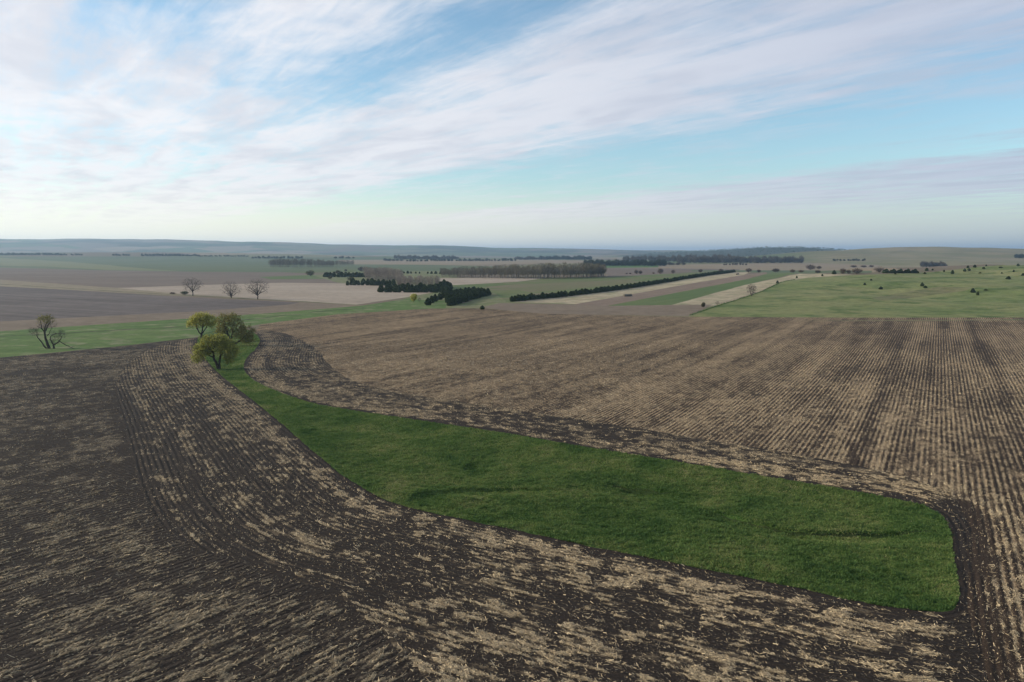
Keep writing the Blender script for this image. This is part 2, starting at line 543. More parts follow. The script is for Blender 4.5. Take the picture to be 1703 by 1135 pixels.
# ------------------------------------------------------------------ one triangulation shared by all fields
def polar(rs, th0, th1, dth, jit=0.3):
    out = []
    for i, r in enumerate(rs):
        dr = rs[min(i + 1, len(rs) - 1)] - rs[max(i - 1, 0)]
        t = np.arange(th0, th1, dth) + (dth / 2 if i % 2 else 0)
        rr = r + dr * 0.5 * jit * (rng.random(len(t)) - 0.5)
        t = t + dth * jit * (rng.random(len(t)) - 0.5)
        out.append(np.stack([rr * np.sin(t), rr * np.cos(t)], 1))
    return np.vstack(out)


pts = [polar(np.geomspace(40, 300, 280), -0.72, 0.72, 0.0048),
       polar(np.geomspace(304, 1500, 120), -0.76, 0.76, 0.0075),
       polar(np.geomspace(1530, 12500, 120), -0.80, 0.80, 0.0075),
       polar(np.geomspace(12800, 26000, 10), -0.80, 0.80, 0.02),
       polar(np.geomspace(6, 26000, 46), 0.84, 2 * math.pi - 0.84, 0.14),
       polar(np.geomspace(6, 38, 8), -0.8, 0.8, 0.14)]
pts = np.vstack(pts)


def densify(P):
    out = []
    n = len(P)
    for i in range(n):
        a, b = np.array(P[i]), np.array(P[(i + 1) % n])
        d = max(20.0, min(np.hypot(*a), np.hypot(*b)))
        ln = np.hypot(*(b - a))
        k = int(min(60, max(1, ln / max(0.5, d * 0.010))))
        for j in range(k):
            out.append(a + (b - a) * j / k)
    return np.array(out)


rings = []
edges = []
base = len(pts)
allp = [pts]
for fi, (nm, ol, mk) in enumerate(fields):
    P = densify(ol)
    if mk in ('waterway', 'stubble_head', 'stubble_left', 'stubble_right', 'creek_grass'):
        # a ploughed edge is never quite straight
        T = np.roll(P, -1, 0) - np.roll(P, 1, 0)
        T /= np.linalg.norm(T, axis=1)[:, None] + 1e-9
        w = 0.9 * (fbm(P[:, 0] / 2.2, P[:, 1] / 2.2, 71, 3) - 0.5)
        P = P + np.stack([-T[:, 1], T[:, 0]], 1) * w[:, None]
    rings.append(P)
    n = len(P)
    edges += [(base + i, base + (i + 1) % n) for i in range(n)]
    allp.append(P)
    base += n
for g in GULLY:
    P = []
    for i in range(len(g) - 1):
        k = max(1, int(np.hypot(*(g[i + 1] - g[i])) / 0.6))
        for j in range(k):
            P.append(g[i] + (g[i + 1] - g[i]) * j / k)
    P = np.array(P)
    T = np.gradient(P, axis=0)
    T /= np.linalg.norm(T, axis=1)[:, None] + 1e-9
    N = np.stack([-T[:, 1], T[:, 0]], 1)
    for o in (-3.0, -1.6, -0.7, 0.0, 0.27, 0.55, 1.1):
        allp.append(P + N * o)
allp = np.vstack(allp)
cv, ce, cf, _, _, _ = delaunay_2d_cdt([Vector((float(a), float(b))) for a, b in allp], edges, [], 0, 1e-5)
V2 = np.array([(v.x, v.y) for v in cv])
F3 = np.array([f for f in cf if len(f) == 3], dtype=np.int64)
cen = V2[F3].mean(1)
fid = np.full(len(F3), -1)
for fi, P in enumerate(rings):
    fid[inside(cen[:, 0], cen[:, 1], P)] = fi
VZ = height(V2[:, 0].copy(), V2[:, 1].copy())
V3 = np.column_stack([V2, VZ])
WATER_D, WATER_V, WATER_T = np.zeros(len(V2)), np.zeros(len(V2)), np.zeros(len(V2))
kk = np.nonzero(np.hypot(V2[:, 0], V2[:, 1]) < 340)[0]
_s, WATER_V[kk], WATER_T[kk] = wlook(V2[kk, 0], V2[kk, 1])
WATER_D[kk] = np.abs(_s)

BARE = chaikin(np.array([at(*p) for p in [(1592, 840), (1606, 880), (1600, 930), (1604, 985), (1618, 1045), (1632, 1100), (1645, 1180)]]), 2, False)
DARKROWS = chaikin(np.array([at(*p) for p in [(205, 650), (228, 720), (240, 790), (262, 850), (330, 910), (460, 950), (600, 1000)]]), 2, False)
PALEROW = chaikin(np.array([at(*p) for p in [(222, 650), (256, 720), (262, 790), (285, 860), (350, 900)]]), 2, False)


GBIAS = np.zeros(_gx.size)
for ln_, amt, wid in ((BARE, -0.8, 1.9), (DARKROWS, -0.34, 2.6), (PALEROW, 0.30, 1.1)):
    _e, _, _ = polyline_dist(_gx.ravel(), _gy.ravel(), ln_, False)
    GBIAS += amt * np.exp(-(_e / wid) ** 2)
GBIAS = GBIAS.reshape(GNY, GNX)


def row_coords(x, y, key, wd, wv, wt):
    if key == 'stubble_head':
        return wd, wv, wt
    a = SOIL_ROW_A if key == 'stubble_left' else SOIL_ROW_B
    u = x * math.sin(a) - y * math.cos(a)
    v = x * math.cos(a) + y * math.sin(a)
    if key == 'stubble_left':
        u = u + 1.6 * np.sin(v / 38.0) + 0.12 * (vnoise(x / 6, y / 6, 5) - 0.5)
    else:
        u = u + 0.10 * (vnoise(x / 6, y / 6, 5) - 0.5)
    return u, v, np.full(x.shape, a)


TRACK_U = []
for _p in ((1652, 620), (1480, 620)):
    _q = at(*_p)
    TRACK_U.append(_q[0] * math.sin(SOIL_ROW_B) - _q[1] * math.cos(SOIL_ROW_B))


def residue(x, y, key, u, v, wd, wt):
    """how much of the soil lies under maize residue, 0..1 (row stripes not included)"""
    d = np.hypot(x, y)
    n1 = fbm(u / 1.0, v / 1.6, 81, 3, 0.6)
    n2 = fbm(u / 4.0, v / 11.0, 82, 3)
    n3 = fbm(x / 24.0, y / 24.0, 83, 3)
    if key == 'stubble_left':
        c = 0.40 + 1.15 * (n1 - 0.5) + 0.45 * (n2 - 0.5) + 0.45 * (n3 - 0.5)
        c = c + 0.04 * sst(d, 100, 200)
    elif key == 'stubble_right':
        n4 = fbm(u / 3.0, v / 70.0, 84, 2)
        c = 0.575 - 0.05 * sst(vnoise(u / 9.1, u * 0, 86), 0.78, 0.9) + (0.55 - 0.35 * sst(d, 150, 260)) * (n1 - 0.5) + 0.16 * (n2 - 0.5) + 0.18 * (n3 - 0.5) + 0.24 * (n4 - 0.5)
        for tu in TRACK_U:
            c = c - 0.13 * np.exp(-((u - tu + 0.8 * (vnoise(v / 9.0, v * 0, 87) - 0.5)) / 1.5) ** 2)
    else:
        n4 = fbm(u / 2.3, v / 40.0, 85, 2)
        c = 0.385 + 1.40 * (n1 - 0.5) + 0.25 * (n2 - 0.5) + 0.25 * (n3 - 0.5) + 0.40 * (n4 - 0.5)
        c = c - 0.5 * (1 - sst(wd + 3.2 * (n1 - 0.5), 0.3, 1.5))
        c = c + 0.22 * np.exp(-((wd - 3.4) / 1.6) ** 2) + 0.13 * np.maximum(sst(d, 130, 190), np.where(np.cos(wt) < 0, 0.85, 0.0))
    fx = np.clip(x - GX0, 0, GNX - 1.001)
    fy = np.clip(y - GY0, 0, GNY - 1.001)
    ix, iy = fx.astype(int), fy.astype(int)
    fx, fy = fx - ix, fy - iy
    c = c + (GBIAS[iy, ix] * (1 - fx) + GBIAS[iy, ix + 1] * fx) * (1 - fy) + (GBIAS[iy + 1, ix] * (1 - fx) + GBIAS[iy + 1, ix + 1] * fx) * fy
    return c


# ------------------------------------------------------------------ materials
MATS = {}


class NT:
    def __init__(self, name):
        self.m = bpy.data.materials.new(name)
        self.m.use_nodes = True
        self.t = self.m.node_tree
        self.t.nodes.clear()
        self.out = self.t.nodes.new('ShaderNodeOutputMaterial')

    def n(self, t, **kw):
        nd = self.t.nodes.new(t)
        for k, v in kw.items():
            setattr(nd, k, v)
        return nd

    def put(self, sock, v):
        if isinstance(v, (int, float)):
            sock.default_value = v
        elif isinstance(v, tuple):
            sock.default_value = (*v, 1.0) if len(v) == 3 and sock.type == 'RGBA' else v
        else:
            self.t.links.new(v, sock)

    def math(self, op, a, b=0.0, clamp=False):
        nd = self.n('ShaderNodeMath', operation=op)
        nd.use_clamp = clamp
        self.put(nd.inputs[0], a)
        self.put(nd.inputs[1], b)
        return nd.outputs[0]

    def step(self, v, lo, hi):
        nd = self.n('ShaderNodeMapRange', interpolation_type='SMOOTHSTEP')
        self.put(nd.inputs['Value'], v)
        nd.inputs['From Min'].default_value = lo
        nd.inputs['From Max'].default_value = hi
        return nd.outputs[0]

    def noise(self, vec, scale, detail=4, rough=0.55):
        nd = self.n('ShaderNodeTexNoise')
        self.put(nd.inputs['Vector'], vec)
        nd.inputs['Scale'].default_value = scale
        nd.inputs['Detail'].default_value = detail
        nd.inputs['Roughness'].default_value = rough
        return nd.outputs['Fac']

    def mix(self, f, a, b):
        nd = self.n('ShaderNodeMix', data_type='RGBA')
        self.put(nd.inputs[0], f)
        self.put(nd.inputs[6], a)
        self.put(nd.inputs[7], b)
        return nd.outputs[2]

    def attr(self, name):
        nd = self.n('ShaderNodeAttribute', attribute_name=name)
        return nd.outputs['Fac']

    def attrc(self, name):
        nd = self.n('ShaderNodeAttribute', attribute_name=name)
        return nd.outputs['Color']

    def comb(self, x, y, z=0.0):
        nd = self.n('ShaderNodeCombineXYZ')
        for i, v in enumerate((x, y, z)):
            self.put(nd.inputs[i], v)
        return nd.outputs[0]

    def obj(self):
        return self.n('ShaderNodeTexCoord').outputs['Object']

    def geo(self):
        return self.n('ShaderNodeNewGeometry').outputs['Position']

    def bump(self, h, dist, strength=1.0):
        nd = self.n('ShaderNodeBump')
        nd.inputs['Strength'].default_value = strength
        nd.inputs['Distance'].default_value = dist
        self.put(nd.inputs['Height'], h)
        return nd.outputs[0]

    def diffuse(self, col, normal=None, rough=0.9, spec=0.15, trans=0.0):
        p = self.n('ShaderNodeBsdfPrincipled')
        self.put(p.inputs['Base Color'], col)
        p.inputs['Roughness'].default_value = rough
        p.inputs['Specular IOR Level'].default_value = spec
        if normal is not None:
            self.t.links.new(normal, p.inputs['Normal'])
        s = p.outputs[0]
        if trans:
            tr = self.n('ShaderNodeBsdfTranslucent')
            self.put(tr.inputs['Color'], col)
            mx = self.n('ShaderNodeMixShader')
            mx.inputs[0].default_value = trans
            self.t.links.new(s, mx.inputs[1])
            self.t.links.new(tr.outputs[0], mx.inputs[2])
            s = mx.outputs[0]
        self.t.links.new(s, self.out.inputs['Surface'])
        return self.m


def stubble_mat(name, soil, straw, stripe_amt, amount=1.0):
    g = NT(name)
    u, v, c = g.attr('u'), g.attr('v'), g.attr('cover')
    vec = g.comb(g.math('MULTIPLY', u, 1.0), g.math('MULTIPLY', v, 0.38), 0.0)
    fine = g.noise(vec, 4.2, 4, 0.7)
    mid = g.noise(vec, 1.15, 3, 0.6)
    st = g.math('COSINE', g.math('MULTIPLY', u, 2 * math.pi / 0.762))
    ev = g.noise(g.comb(g.math('MULTIPLY', u, 0.5), g.math('MULTIPLY', v, 0.11), 2.0), 1.3, 3, 0.6)
    st = g.math('MULTIPLY', st, g.math('MULTIPLY', g.step(ev, 0.30, 0.66), 1.5))
    # each planter pass leaves rows of different cleanness
    pas = g.noise(g.comb(g.math('MULTIPLY', u, 0.66), g.math('MULTIPLY', v, 0.012), 4.0), 1.0, 1, 0.5)
    fibre = g.noise(g.comb(u, g.math('MULTIPLY', v, 0.3), 7.0), 15.0, 2, 0.6)
    val = g.math('ADD', c, g.math('MULTIPLY', g.math('SUBTRACT', fine, 0.5), 1.1))
    val = g.math('ADD', val, g.math('MULTIPLY', g.math('SUBTRACT', fibre, 0.5), 1.0))
    val = g.math('ADD', val, g.math('MULTIPLY', g.math('SUBTRACT', mid, 0.5), 0.4))
    val = g.math('ADD', val, g.math('MULTIPLY', st, stripe_amt))
    val = g.math('ADD', val, g.math('MULTIPLY', g.math('SUBTRACT', pas, 0.5), 0.26))
    mask = g.math('MULTIPLY', g.step(val, 0.42, 0.80), amount)
    pos = g.geo()
    tint = g.noise(pos, 0.9, 3, 0.6)
    big = g.noise(pos, 0.035, 3, 0.5)
    scol = g.mix(tint, tuple(k * 0.62 for k in straw), tuple(k * 1.25 for k in straw))
    gcol = g.mix(big, tuple(k * 0.75 for k in soil), tuple(k * 1.3 for k in soil))
    clod = g.noise(pos, 5.0, 4, 0.7)
    gcol = g.mix(g.step(clod, 0.42, 0.68), gcol, tuple(k * 2.3 for k in soil))
    col = g.mix(mask, gcol, scol)
    h = g.math('ADD', g.math('MULTIPLY', st, -0.055), g.math('MULTIPLY', clod, 0.11))
    h = g.math('ADD', h, g.math('MULTIPLY', fine, 0.08))
    return g.diffuse(col, g.bump(h, 1.0, 0.9), 0.95, 0.1)


def field_mat(name, c1, c2, ang=None, period=6.0, rowamt=0.0, s1=0.02, fine=0.0, c3=None, bumpd=0.0):
    """fields: two tones in broad patches, drilling rows, fine mottling"""
    g = NT(name)
    pos = g.geo()
    big = g.noise(pos, s1, 4, 0.55)
    f = g.step(big, 0.34, 0.66)
    sp = g.n('ShaderNodeSeparateXYZ')
    g.put(sp.inputs[0], pos)
    if ang is not None:
        a = R(90 - ang)
        u = g.math('SUBTRACT', g.math('MULTIPLY', sp.outputs[0], math.sin(a)), g.math('MULTIPLY', sp.outputs[1], math.cos(a)))
        v = g.math('ADD', g.math('MULTIPLY', sp.outputs[0], math.cos(a)), g.math('MULTIPLY', sp.outputs[1], math.sin(a)))
        rows = g.noise(g.comb(g.math('DIVIDE', u, period), g.math('DIVIDE', v, period * 28)), 1.0, 3, 0.6)
        f = g.math('ADD', g.math('MULTIPLY', f, 1 - rowamt), g.math('MULTIPLY', g.step(rows, 0.32, 0.68), rowamt))
    col = g.mix(f, c1, c2)
    if c3 is not None:
        pat = g.step(g.noise(pos, s1 * 3.1, 5, 0.6), 0.50, 0.64)
        col = g.mix(g.math('MULTIPLY', pat, 0.8), col, c3)
    if fine:
        sv = g.n('ShaderNodeMapping')
        g.put(sv.inputs[0], pos)
        fn = g.noise(sv.outputs[0], 0.14, 7, 0.8)
        k = g.step(fn, 0.3, 0.7)
        dk = g.n('ShaderNodeMix', data_type='RGBA', blend_type='MULTIPLY')
        g.put(dk.inputs[0], fine)
        g.put(dk.inputs[6], col)
        g.put(dk.inputs[7], g.mix(k, (0.45, 0.45, 0.45), (1.45, 1.45, 1.45)))
        col = dk.outputs[2]
    nrm = g.bump(g.noise(pos, 0.9, 4, 0.65), bumpd) if bumpd else None
    return g.diffuse(col, nrm, 0.95, 0.08)


SOIL = (0.0195, 0.0150, 0.0120)
STRAW = (0.36, 0.285, 0.19)
MATS['stubble_left'] = stubble_mat('left_stubble', SOIL, (0.205, 0.166, 0.114), 0.17, 0.72)
MATS['stubble_right'] = stubble_mat('right_stubble', (0.027, 0.0185, 0.013), (0.36, 0.262, 0.158), 0.15, 0.88)
MATS['stubble_head'] = stubble_mat('headland_stubble', SOIL, (0.23, 0.175, 0.11), 0.15, 0.6)
MATS['green_far'] = field_mat('far_green', (0.075, 0.105, 0.052), (0.11, 0.125, 0.07), -70, 25, 0.5, 0.004)
MATS['pale_grass'] = field_mat('pale_grass', (0.17, 0.17, 0.09), (0.13, 0.145, 0.075), -60, 18, 0.6, 0.006)
MATS['brown'] = field_mat('brown_field', (0.125, 0.098, 0.078), (0.165, 0.132, 0.108), -62, 14, 0.5, 0.008, 0.25)
MATS['green_mid'] = field_mat('green_crop', (0.075, 0.115, 0.04), (0.11, 0.135, 0.055), 32, 9, 0.55, 0.012, 0.2)
MATS['green_bright'] = field_mat('bright_green_crop', (0.06, 0.12, 0.035), (0.08, 0.13, 0.045), 32, 14, 0.5, 0.012)
MATS['meadow'] = field_mat('meadow', (0.15, 0.155, 0.075), (0.105, 0.13, 0.055), None, 8, 0, 0.03, 0.4, (0.22, 0.19, 0.12))
MATS['tan_far'] = field_mat('far_tan', (0.24, 0.185, 0.125), (0.20, 0.165, 0.11), 60, 40, 0.6, 0.006, 0.1)
MATS['light_stubble'] = field_mat('light_stubble', (0.34, 0.285, 0.225), (0.26, 0.212, 0.165), -62, 6, 0.45, 0.012, 0.35)
MATS['light_corn'] = field_mat('light_corn_stubble', (0.38, 0.32, 0.215), (0.27, 0.225, 0.15), 30, 5, 0.4, 0.02, 0.5, (0.2, 0.2, 0.11))
MATS['mauve_soil'] = field_mat('dark_tilled', (0.080, 0.068, 0.063), (0.145, 0.122, 0.112), -62, 7, 0.55, 0.012, 0.35)
MATS['tan_stubble'] = field_mat('tan_stubble', (0.185, 0.145, 0.105), (0.15, 0.118, 0.088), -75, 3, 0.5, 0.03, 0.4)
MATS['pale_margin'] = field_mat('pale_margin', (0.235, 0.19, 0.135), (0.18, 0.155, 0.10), -62, 5, 0.5, 0.03, 0.4)
MATS['weeds'] = field_mat('weeds', (0.065, 0.075, 0.035), (0.15, 0.135, 0.075), None, 5, 0, 0.05, 0.4)
MATS['wheat'] = field_mat('winter_wheat', (0.085, 0.12, 0.042), (0.125, 0.135, 0.06), 28, 8, 0.35, 0.008, 0.2, (0.15, 0.125, 0.08))
MATS['wheat_brown'] = field_mat('thin_wheat', (0.15, 0.128, 0.08), (0.12, 0.125, 0.06), 28, 8, 0.4, 0.012, 0.2)
MATS['brown_strip'] = field_mat('brown_strip', (0.155, 0.115, 0.088), (0.20, 0.152, 0.115), 29, 4, 0.6, 0.02, 0.3)
MATS['pasture'] = field_mat('pasture_grass', (0.130, 0.160, 0.058), (0.190, 0.192, 0.085), None, 8, 0, 0.014, 0.5, (0.070, 0.105, 0.032), 0.35)
MATS['hollow'] = field_mat('dry_hollow_grass', (0.150, 0.152, 0.070), (0.135, 0.128, 0.066), None, 8, 0, 0.03, 0.45, (0.085, 0.10, 0.04), 0.3)
MATS['creek_grass'] = field_mat('creek_grass', (0.070, 0.125, 0.034), (0.105, 0.148, 0.048), -75, 5, 0.5, 0.03, 0.5, (0.175, 0.18, 0.10), 0.25)
MATS['mud'] = field_mat('creek_mud', (0.022, 0.024, 0.014), (0.05, 0.055, 0.028), None, 4, 0, 0.1, 0.5)
MATS['gully'] = field_mat('shaded_bank', (0.022, 0.040, 0.012), (0.036, 0.048, 0.018), None, 4, 0, 0.3, 0.4)  # lush gully grass, its green darkened to paint in the bank's shade
MATS['waterway'] = field_mat('waterway_grass', (0.040, 0.080, 0.018), (0.068, 0.098, 0.027), None, 4, 0, 0.07, 0.55, (0.024, 0.060, 0.013), 0.2)


def terrain_mat():
    g = NT('open_country')
    pos = g.geo()
    mp = g.n('ShaderNodeMapping')
    g.put(mp.inputs[0], pos)
    mp.inputs['Rotation'].default_value = (0, 0, R(28))
    mp.inputs['Scale'].default_value = (1 / 520.0, 1 / 900.0, 0.0)
    v = g.n('ShaderNodeTexVoronoi', distance='CHEBYCHEV')
    g.put(v.inputs['Vector'], mp.outputs[0])
    v.inputs['Scale'].default_value = 1.0
    v.inputs['Randomness'].default_value = 0.75
    hsv = g.n('ShaderNodeSeparateColor')
    g.put(hsv.inputs[0], v.outputs['Color'])
    r = g.n('ShaderNodeValToRGB')
    r.color_ramp.interpolation = 'CONSTANT'
    el = r.color_ramp.elements
    cols = [(0.0, (0.085, 0.115, 0.05)), (0.22, (0.15, 0.118, 0.088)), (0.42, (0.23, 0.18, 0.125)), (0.56, (0.10, 0.125, 0.06)), (0.72, (0.16, 0.155, 0.085)), (0.88, (0.19, 0.15, 0.11))]
    while len(el) < len(cols):
        el.new(0.5)
    for e, (p, c) in zip(el, cols):
        e.position = p
        e.color = (*c, 1)
    g.put(r.inputs[0], hsv.outputs[0])
    n = g.noise(pos, 0.01, 5, 0.6)
    col = g.mix(g.math('MULTIPLY', g.step(n, 0.4, 0.7), 0.45), r.outputs[0], (0.11, 0.12, 0.06))
    hill = g.attr('grassland')
    gcol = g.mix(g.step(g.noise(pos, 0.004, 5, 0.6), 0.35, 0.65), (0.155, 0.150, 0.075), (0.225, 0.19, 0.115))
    gcol = g.mix(g.math('MULTIPLY', g.step(g.noise(pos, 0.012, 4, 0.6), 0.52, 0.7), 0.5), gcol, (0.10, 0.085, 0.055))
    col = g.mix(hill, col, gcol)
    wood = g.attr('wooded')
    col = g.mix(wood, col, g.mix(g.step(g.noise(pos, 0.03, 4, 0.7), 0.35, 0.65), (0.022, 0.032, 0.016), (0.06, 0.062, 0.03)))
    return g.diffuse(col, None, 0.95, 0.05)


MATS['terrain'] = terrain_mat()


# ------------------------------------------------------------------ mesh objects
def mesh_np(name, verts, faces, mat, parent=None, smooth=False, attrs=None):
    """faces: (n,3) or (n,4) array"""
    me = bpy.data.meshes.new(name)
    verts = np.ascontiguousarray(verts, np.float32)
    faces = np.ascontiguousarray(faces, np.int32)
    k = faces.shape[1]
    me.vertices.add(len(verts))
    me.vertices.foreach_set('co', verts.ravel())
    me.loops.add(faces.size)
    me.loops.foreach_set('vertex_index', faces.ravel())
    me.polygons.add(len(faces))
    me.polygons.foreach_set('loop_start', np.arange(0, faces.size, k, dtype=np.int32))
    if smooth:
        me.polygons.foreach_set('use_smooth', np.ones(len(faces), bool))
    for an, av in (attrs or {}).items():
        a = me.attributes.new(an, 'FLOAT', 'POINT')
        a.data.foreach_set('value', np.ascontiguousarray(av, np.float32))
    me.update()
    me.validate()
    if mat:
        me.materials.append(mat)
    o = bpy.data.objects.new(name, me)
    C.objects.link(o)
    o.parent = parent
    return o


LABELS = {
    'far_green_field': 'hazy green field on the far left below the horizon hills',
    'terrain': 'open farm country and hills running to the horizon'}
for fi in range(-1, len(fields)):
    nm, mk = ('terrain', 'terrain') if fi < 0 else (fields[fi][0], fields[fi][2])
    F = F3[fid == fi]
    if len(F) == 0:
        continue
    used, inv = np.unique(F.ravel(), return_inverse=True)
    P = V3[used]
    F = inv.reshape(-1, 3)
    # counter-clockwise seen from above
    e1, e2 = P[F[:, 1]] - P[F[:, 0]], P[F[:, 2]] - P[F[:, 0]]
    flip = e1[:, 0] * e2[:, 1] - e1[:, 1] * e2[:, 0] < 0
    F[flip] = F[flip][:, ::-1]
    attrs = {}
    if mk.startswith('stubble'):
        u, v, t = row_coords(P[:, 0], P[:, 1], mk, WATER_D[used], WATER_V[used], WATER_T[used])
        attrs = {'u': u, 'v': v, 'cover': residue(P[:, 0], P[:, 1], mk, u, v, WATER_D[used], t)}
    if mk == 'terrain':
        x, y = P[:, 0], P[:, 1]
        d = np.hypot(x, y)
        px = 851.5 + FPX * x / np.maximum(y, 1)
        gl = sst(px, 1270, 1400) * sst(d, 1750, 2100) * (y > 0)
        wd = np.clip(gb(x, y, 1235, 5400, 1.25, 560, 900) + gb(x, y, 1130, 5800, 1.1, 420, 800) + gb(x, y, 1335, 5000, 1.0, 330, 700) + gb(x, y, 1425, 5200, 1.1, 420, 700), 0, 1)
        wd = sst(wd + 0.8 * (fbm(x / 260, y / 260, 91, 4) - 0.5), 0.42, 0.55)
        far = sst(d, 5500, 7000)
        wd = np.maximum(wd, far * sst(fbm(x / 420, y / 420, 92, 4), 0.52, 0.60) * 0.8)
        attrs = {'grassland': gl, 'wooded': wd}
    o = mesh_np(nm, P, F, MATS[mk], None, True, attrs)
    o['kind'] = 'structure'


def ground_z(x, y):
    return float(height(np.array([float(x)]), np.array([float(y)]))[0])


# ------------------------------------------------------------------ maize residue on the near soil (real straws)
def straw_mat():
    g = NT('maize_straw')
    t = g.attr('tint')
    col = g.mix(t, (0.085, 0.064, 0.042), (0.80, 0.63, 0.39))
    return g.diffuse(col, None, 0.75, 0.25)


# which field lies where near the camera: 0.5 m lookup
_fx, _fy = np.meshgrid(GX0 + 0.5 * np.arange(960), GY0 + 0.5 * np.arange(500))
_ff = np.full(_fx.size, -1)
for i, f in enumerate(fields):
    if f[2].startswith('stubble') or f[2] == 'creek_grass':
        _ff[inside(_fx.ravel(), _fy.ravel(), f[1])] = i
FRAST = _ff.reshape(_fx.shape)


def field_of(x, y):
    ix = np.clip(np.round((x - GX0) * 2), 0, 959).astype(int)
    iy = np.clip(np.round((y - GY0) * 2), 0, 499).astype(int)
    f = FRAST[iy, ix]
    sd, _, _ = wlook(x, y)
    return np.where(sd < 0, -2, f)


def scatter(n, r0, r1, th, seed, bias=1.0):
    g = np.random.default_rng(seed)
    r = r0 + (r1 - r0) * g.random(n) ** bias
    t = -th + 2 * th * g.random(n)
    return r * np.sin(t), r * np.cos(t), g


def tri_height(x, y):
    """height on the terrain (fine enough grid near the camera)"""
    return height(x.copy(), y.copy())


x, y, g = scatter(2000000, 44, 265, 0.64, 101, 1.2)
x2, y2, _ = scatter(1500000, 44, 112, 0.64, 102, 1.1)
x, y = np.concatenate([x, x2]), np.concatenate([y, y2])
fo = field_of(x, y)
straws = []
KEYS = {'stubble_left': ('left_field_residue', 1), 'stubble_right': ('right_field_residue', 2), 'stubble_head': ('headland_residue', 3)}
SM = straw_mat()
for mk, (nm, sd) in KEYS.items():
    ids = [i for i, f in enumerate(fields) if f[2] == mk]
    k = np.isin(fo, ids)
    xs, ys = x[k], y[k]
    wd, wv, wt = wlook(xs, ys)
    u, v, t = row_coords(xs, ys, mk, wd, wv, wt)
    c = residue(xs, ys, mk, u, v, wd, t)
    d = np.hypot(xs, ys)
    fine = fbm(u / 0.45, v / 1.0, 95, 2)
    st = np.cos(2 * np.pi * u / 0.762) * (0.20 if mk == 'stubble_left' else 0.17 if mk == 'stubble_right' else 0.14)
    val = c + 0.75 * (fine - 0.5) + st
    acc = 0.02 + 0.98 * sst(val, 0.47, 0.84) ** 1.4
    acc = acc * (1 - 0.5 * sst(d, 170, 262))
    if mk == 'stubble_head':
        acc = acc * np.where(wd < 0.8, 0.4, 1)
    k = g.random(len(xs)) < acc
    xs, ys, t, val, d = xs[k], ys[k], t[k], val[k], d[k]
    n = len(xs)
    ang = t + g.normal(0, 0.5, n) - (0.3 if mk == 'stubble_head' else 0.0)
    wild = g.random(n) < 0.22
    ang[wild] = g.random(wild.sum()) * math.pi * 2
    ln = np.clip(g.lognormal(-1.85, 0.55, n), 0.05, 0.6)
    wdt = (0.005 + 0.011 * g.random(n) ** 1.5) * (1 + d / 130.0)
    lift = 0.01 + 0.08 * g.random(n) ** 2
    tilt = g.normal(0, 0.28, n)
    roll = g.normal(0, 0.6, n)
    z = tri_height(xs, ys)
    dx, dy, dz = np.cos(ang) * np.cos(tilt), np.sin(ang) * np.cos(tilt), np.sin(tilt)
    sx, sy, sz = -np.sin(ang) * np.cos(roll), np.cos(ang) * np.cos(roll), np.sin(roll)
    cx, cy, cz = xs, ys, z + lift + np.abs(dz) * ln / 2
    q = []
    for a, b in ((-1, -1), (1, -1), (1, 1), (-1, 1)):
        q.append(np.column_stack([cx + a * dx * ln / 2 + b * sx * wdt, cy + a * dy * ln / 2 + b * sy * wdt, cz + a * dz * ln / 2 + b * sz * wdt]))
    VV = np.stack(q, 1).reshape(-1, 3)
    FF = np.arange(4 * n).reshape(-1, 4)
    tint = np.clip(g.normal(0.36, 0.27, n) + 0.12 * (mk != 'stubble_left'), 0, 1)
    o = mesh_np(nm, VV, FF, SM, None, False, {'tint': np.repeat(tint, 4)})
    o['kind'] = 'stuff'
    o['label'] = {'left_field_residue': 'pale maize stalks and leaves lying in rows on the left field',
                  'right_field_residue': 'pale maize residue lying in straight rows on the right field',
                  'headland_residue': 'clumps of pale maize stalks on the dark soil along the grass strip'}[nm]
    o['category'] = 'crop residue'
    print('straws', nm, n)


# ------------------------------------------------------------------ grass on the waterway
def grass_mat():
    g = NT('grass_blades')
    t = g.attr('tint')
    r = g.n('ShaderNodeValToRGB')
    el = r.color_ramp.elements
    cols = [(0.0, (0.044, 0.098, 0.024)), (0.4, (0.105, 0.172, 0.045)), (0.75, (0.185, 0.222, 0.070)), (1.0, (0.32, 0.285, 0.15))]
    while len(el) < len(cols):
        el.new(0.5)
    for e, (p, c) in zip(el, cols):
        e.position = p
        e.color = (*c, 1)
    g.put(r.inputs[0], t)
    return g.diffuse(r.outputs[0], None, 0.7, 0.2, 0.35)


GM = grass_mat()


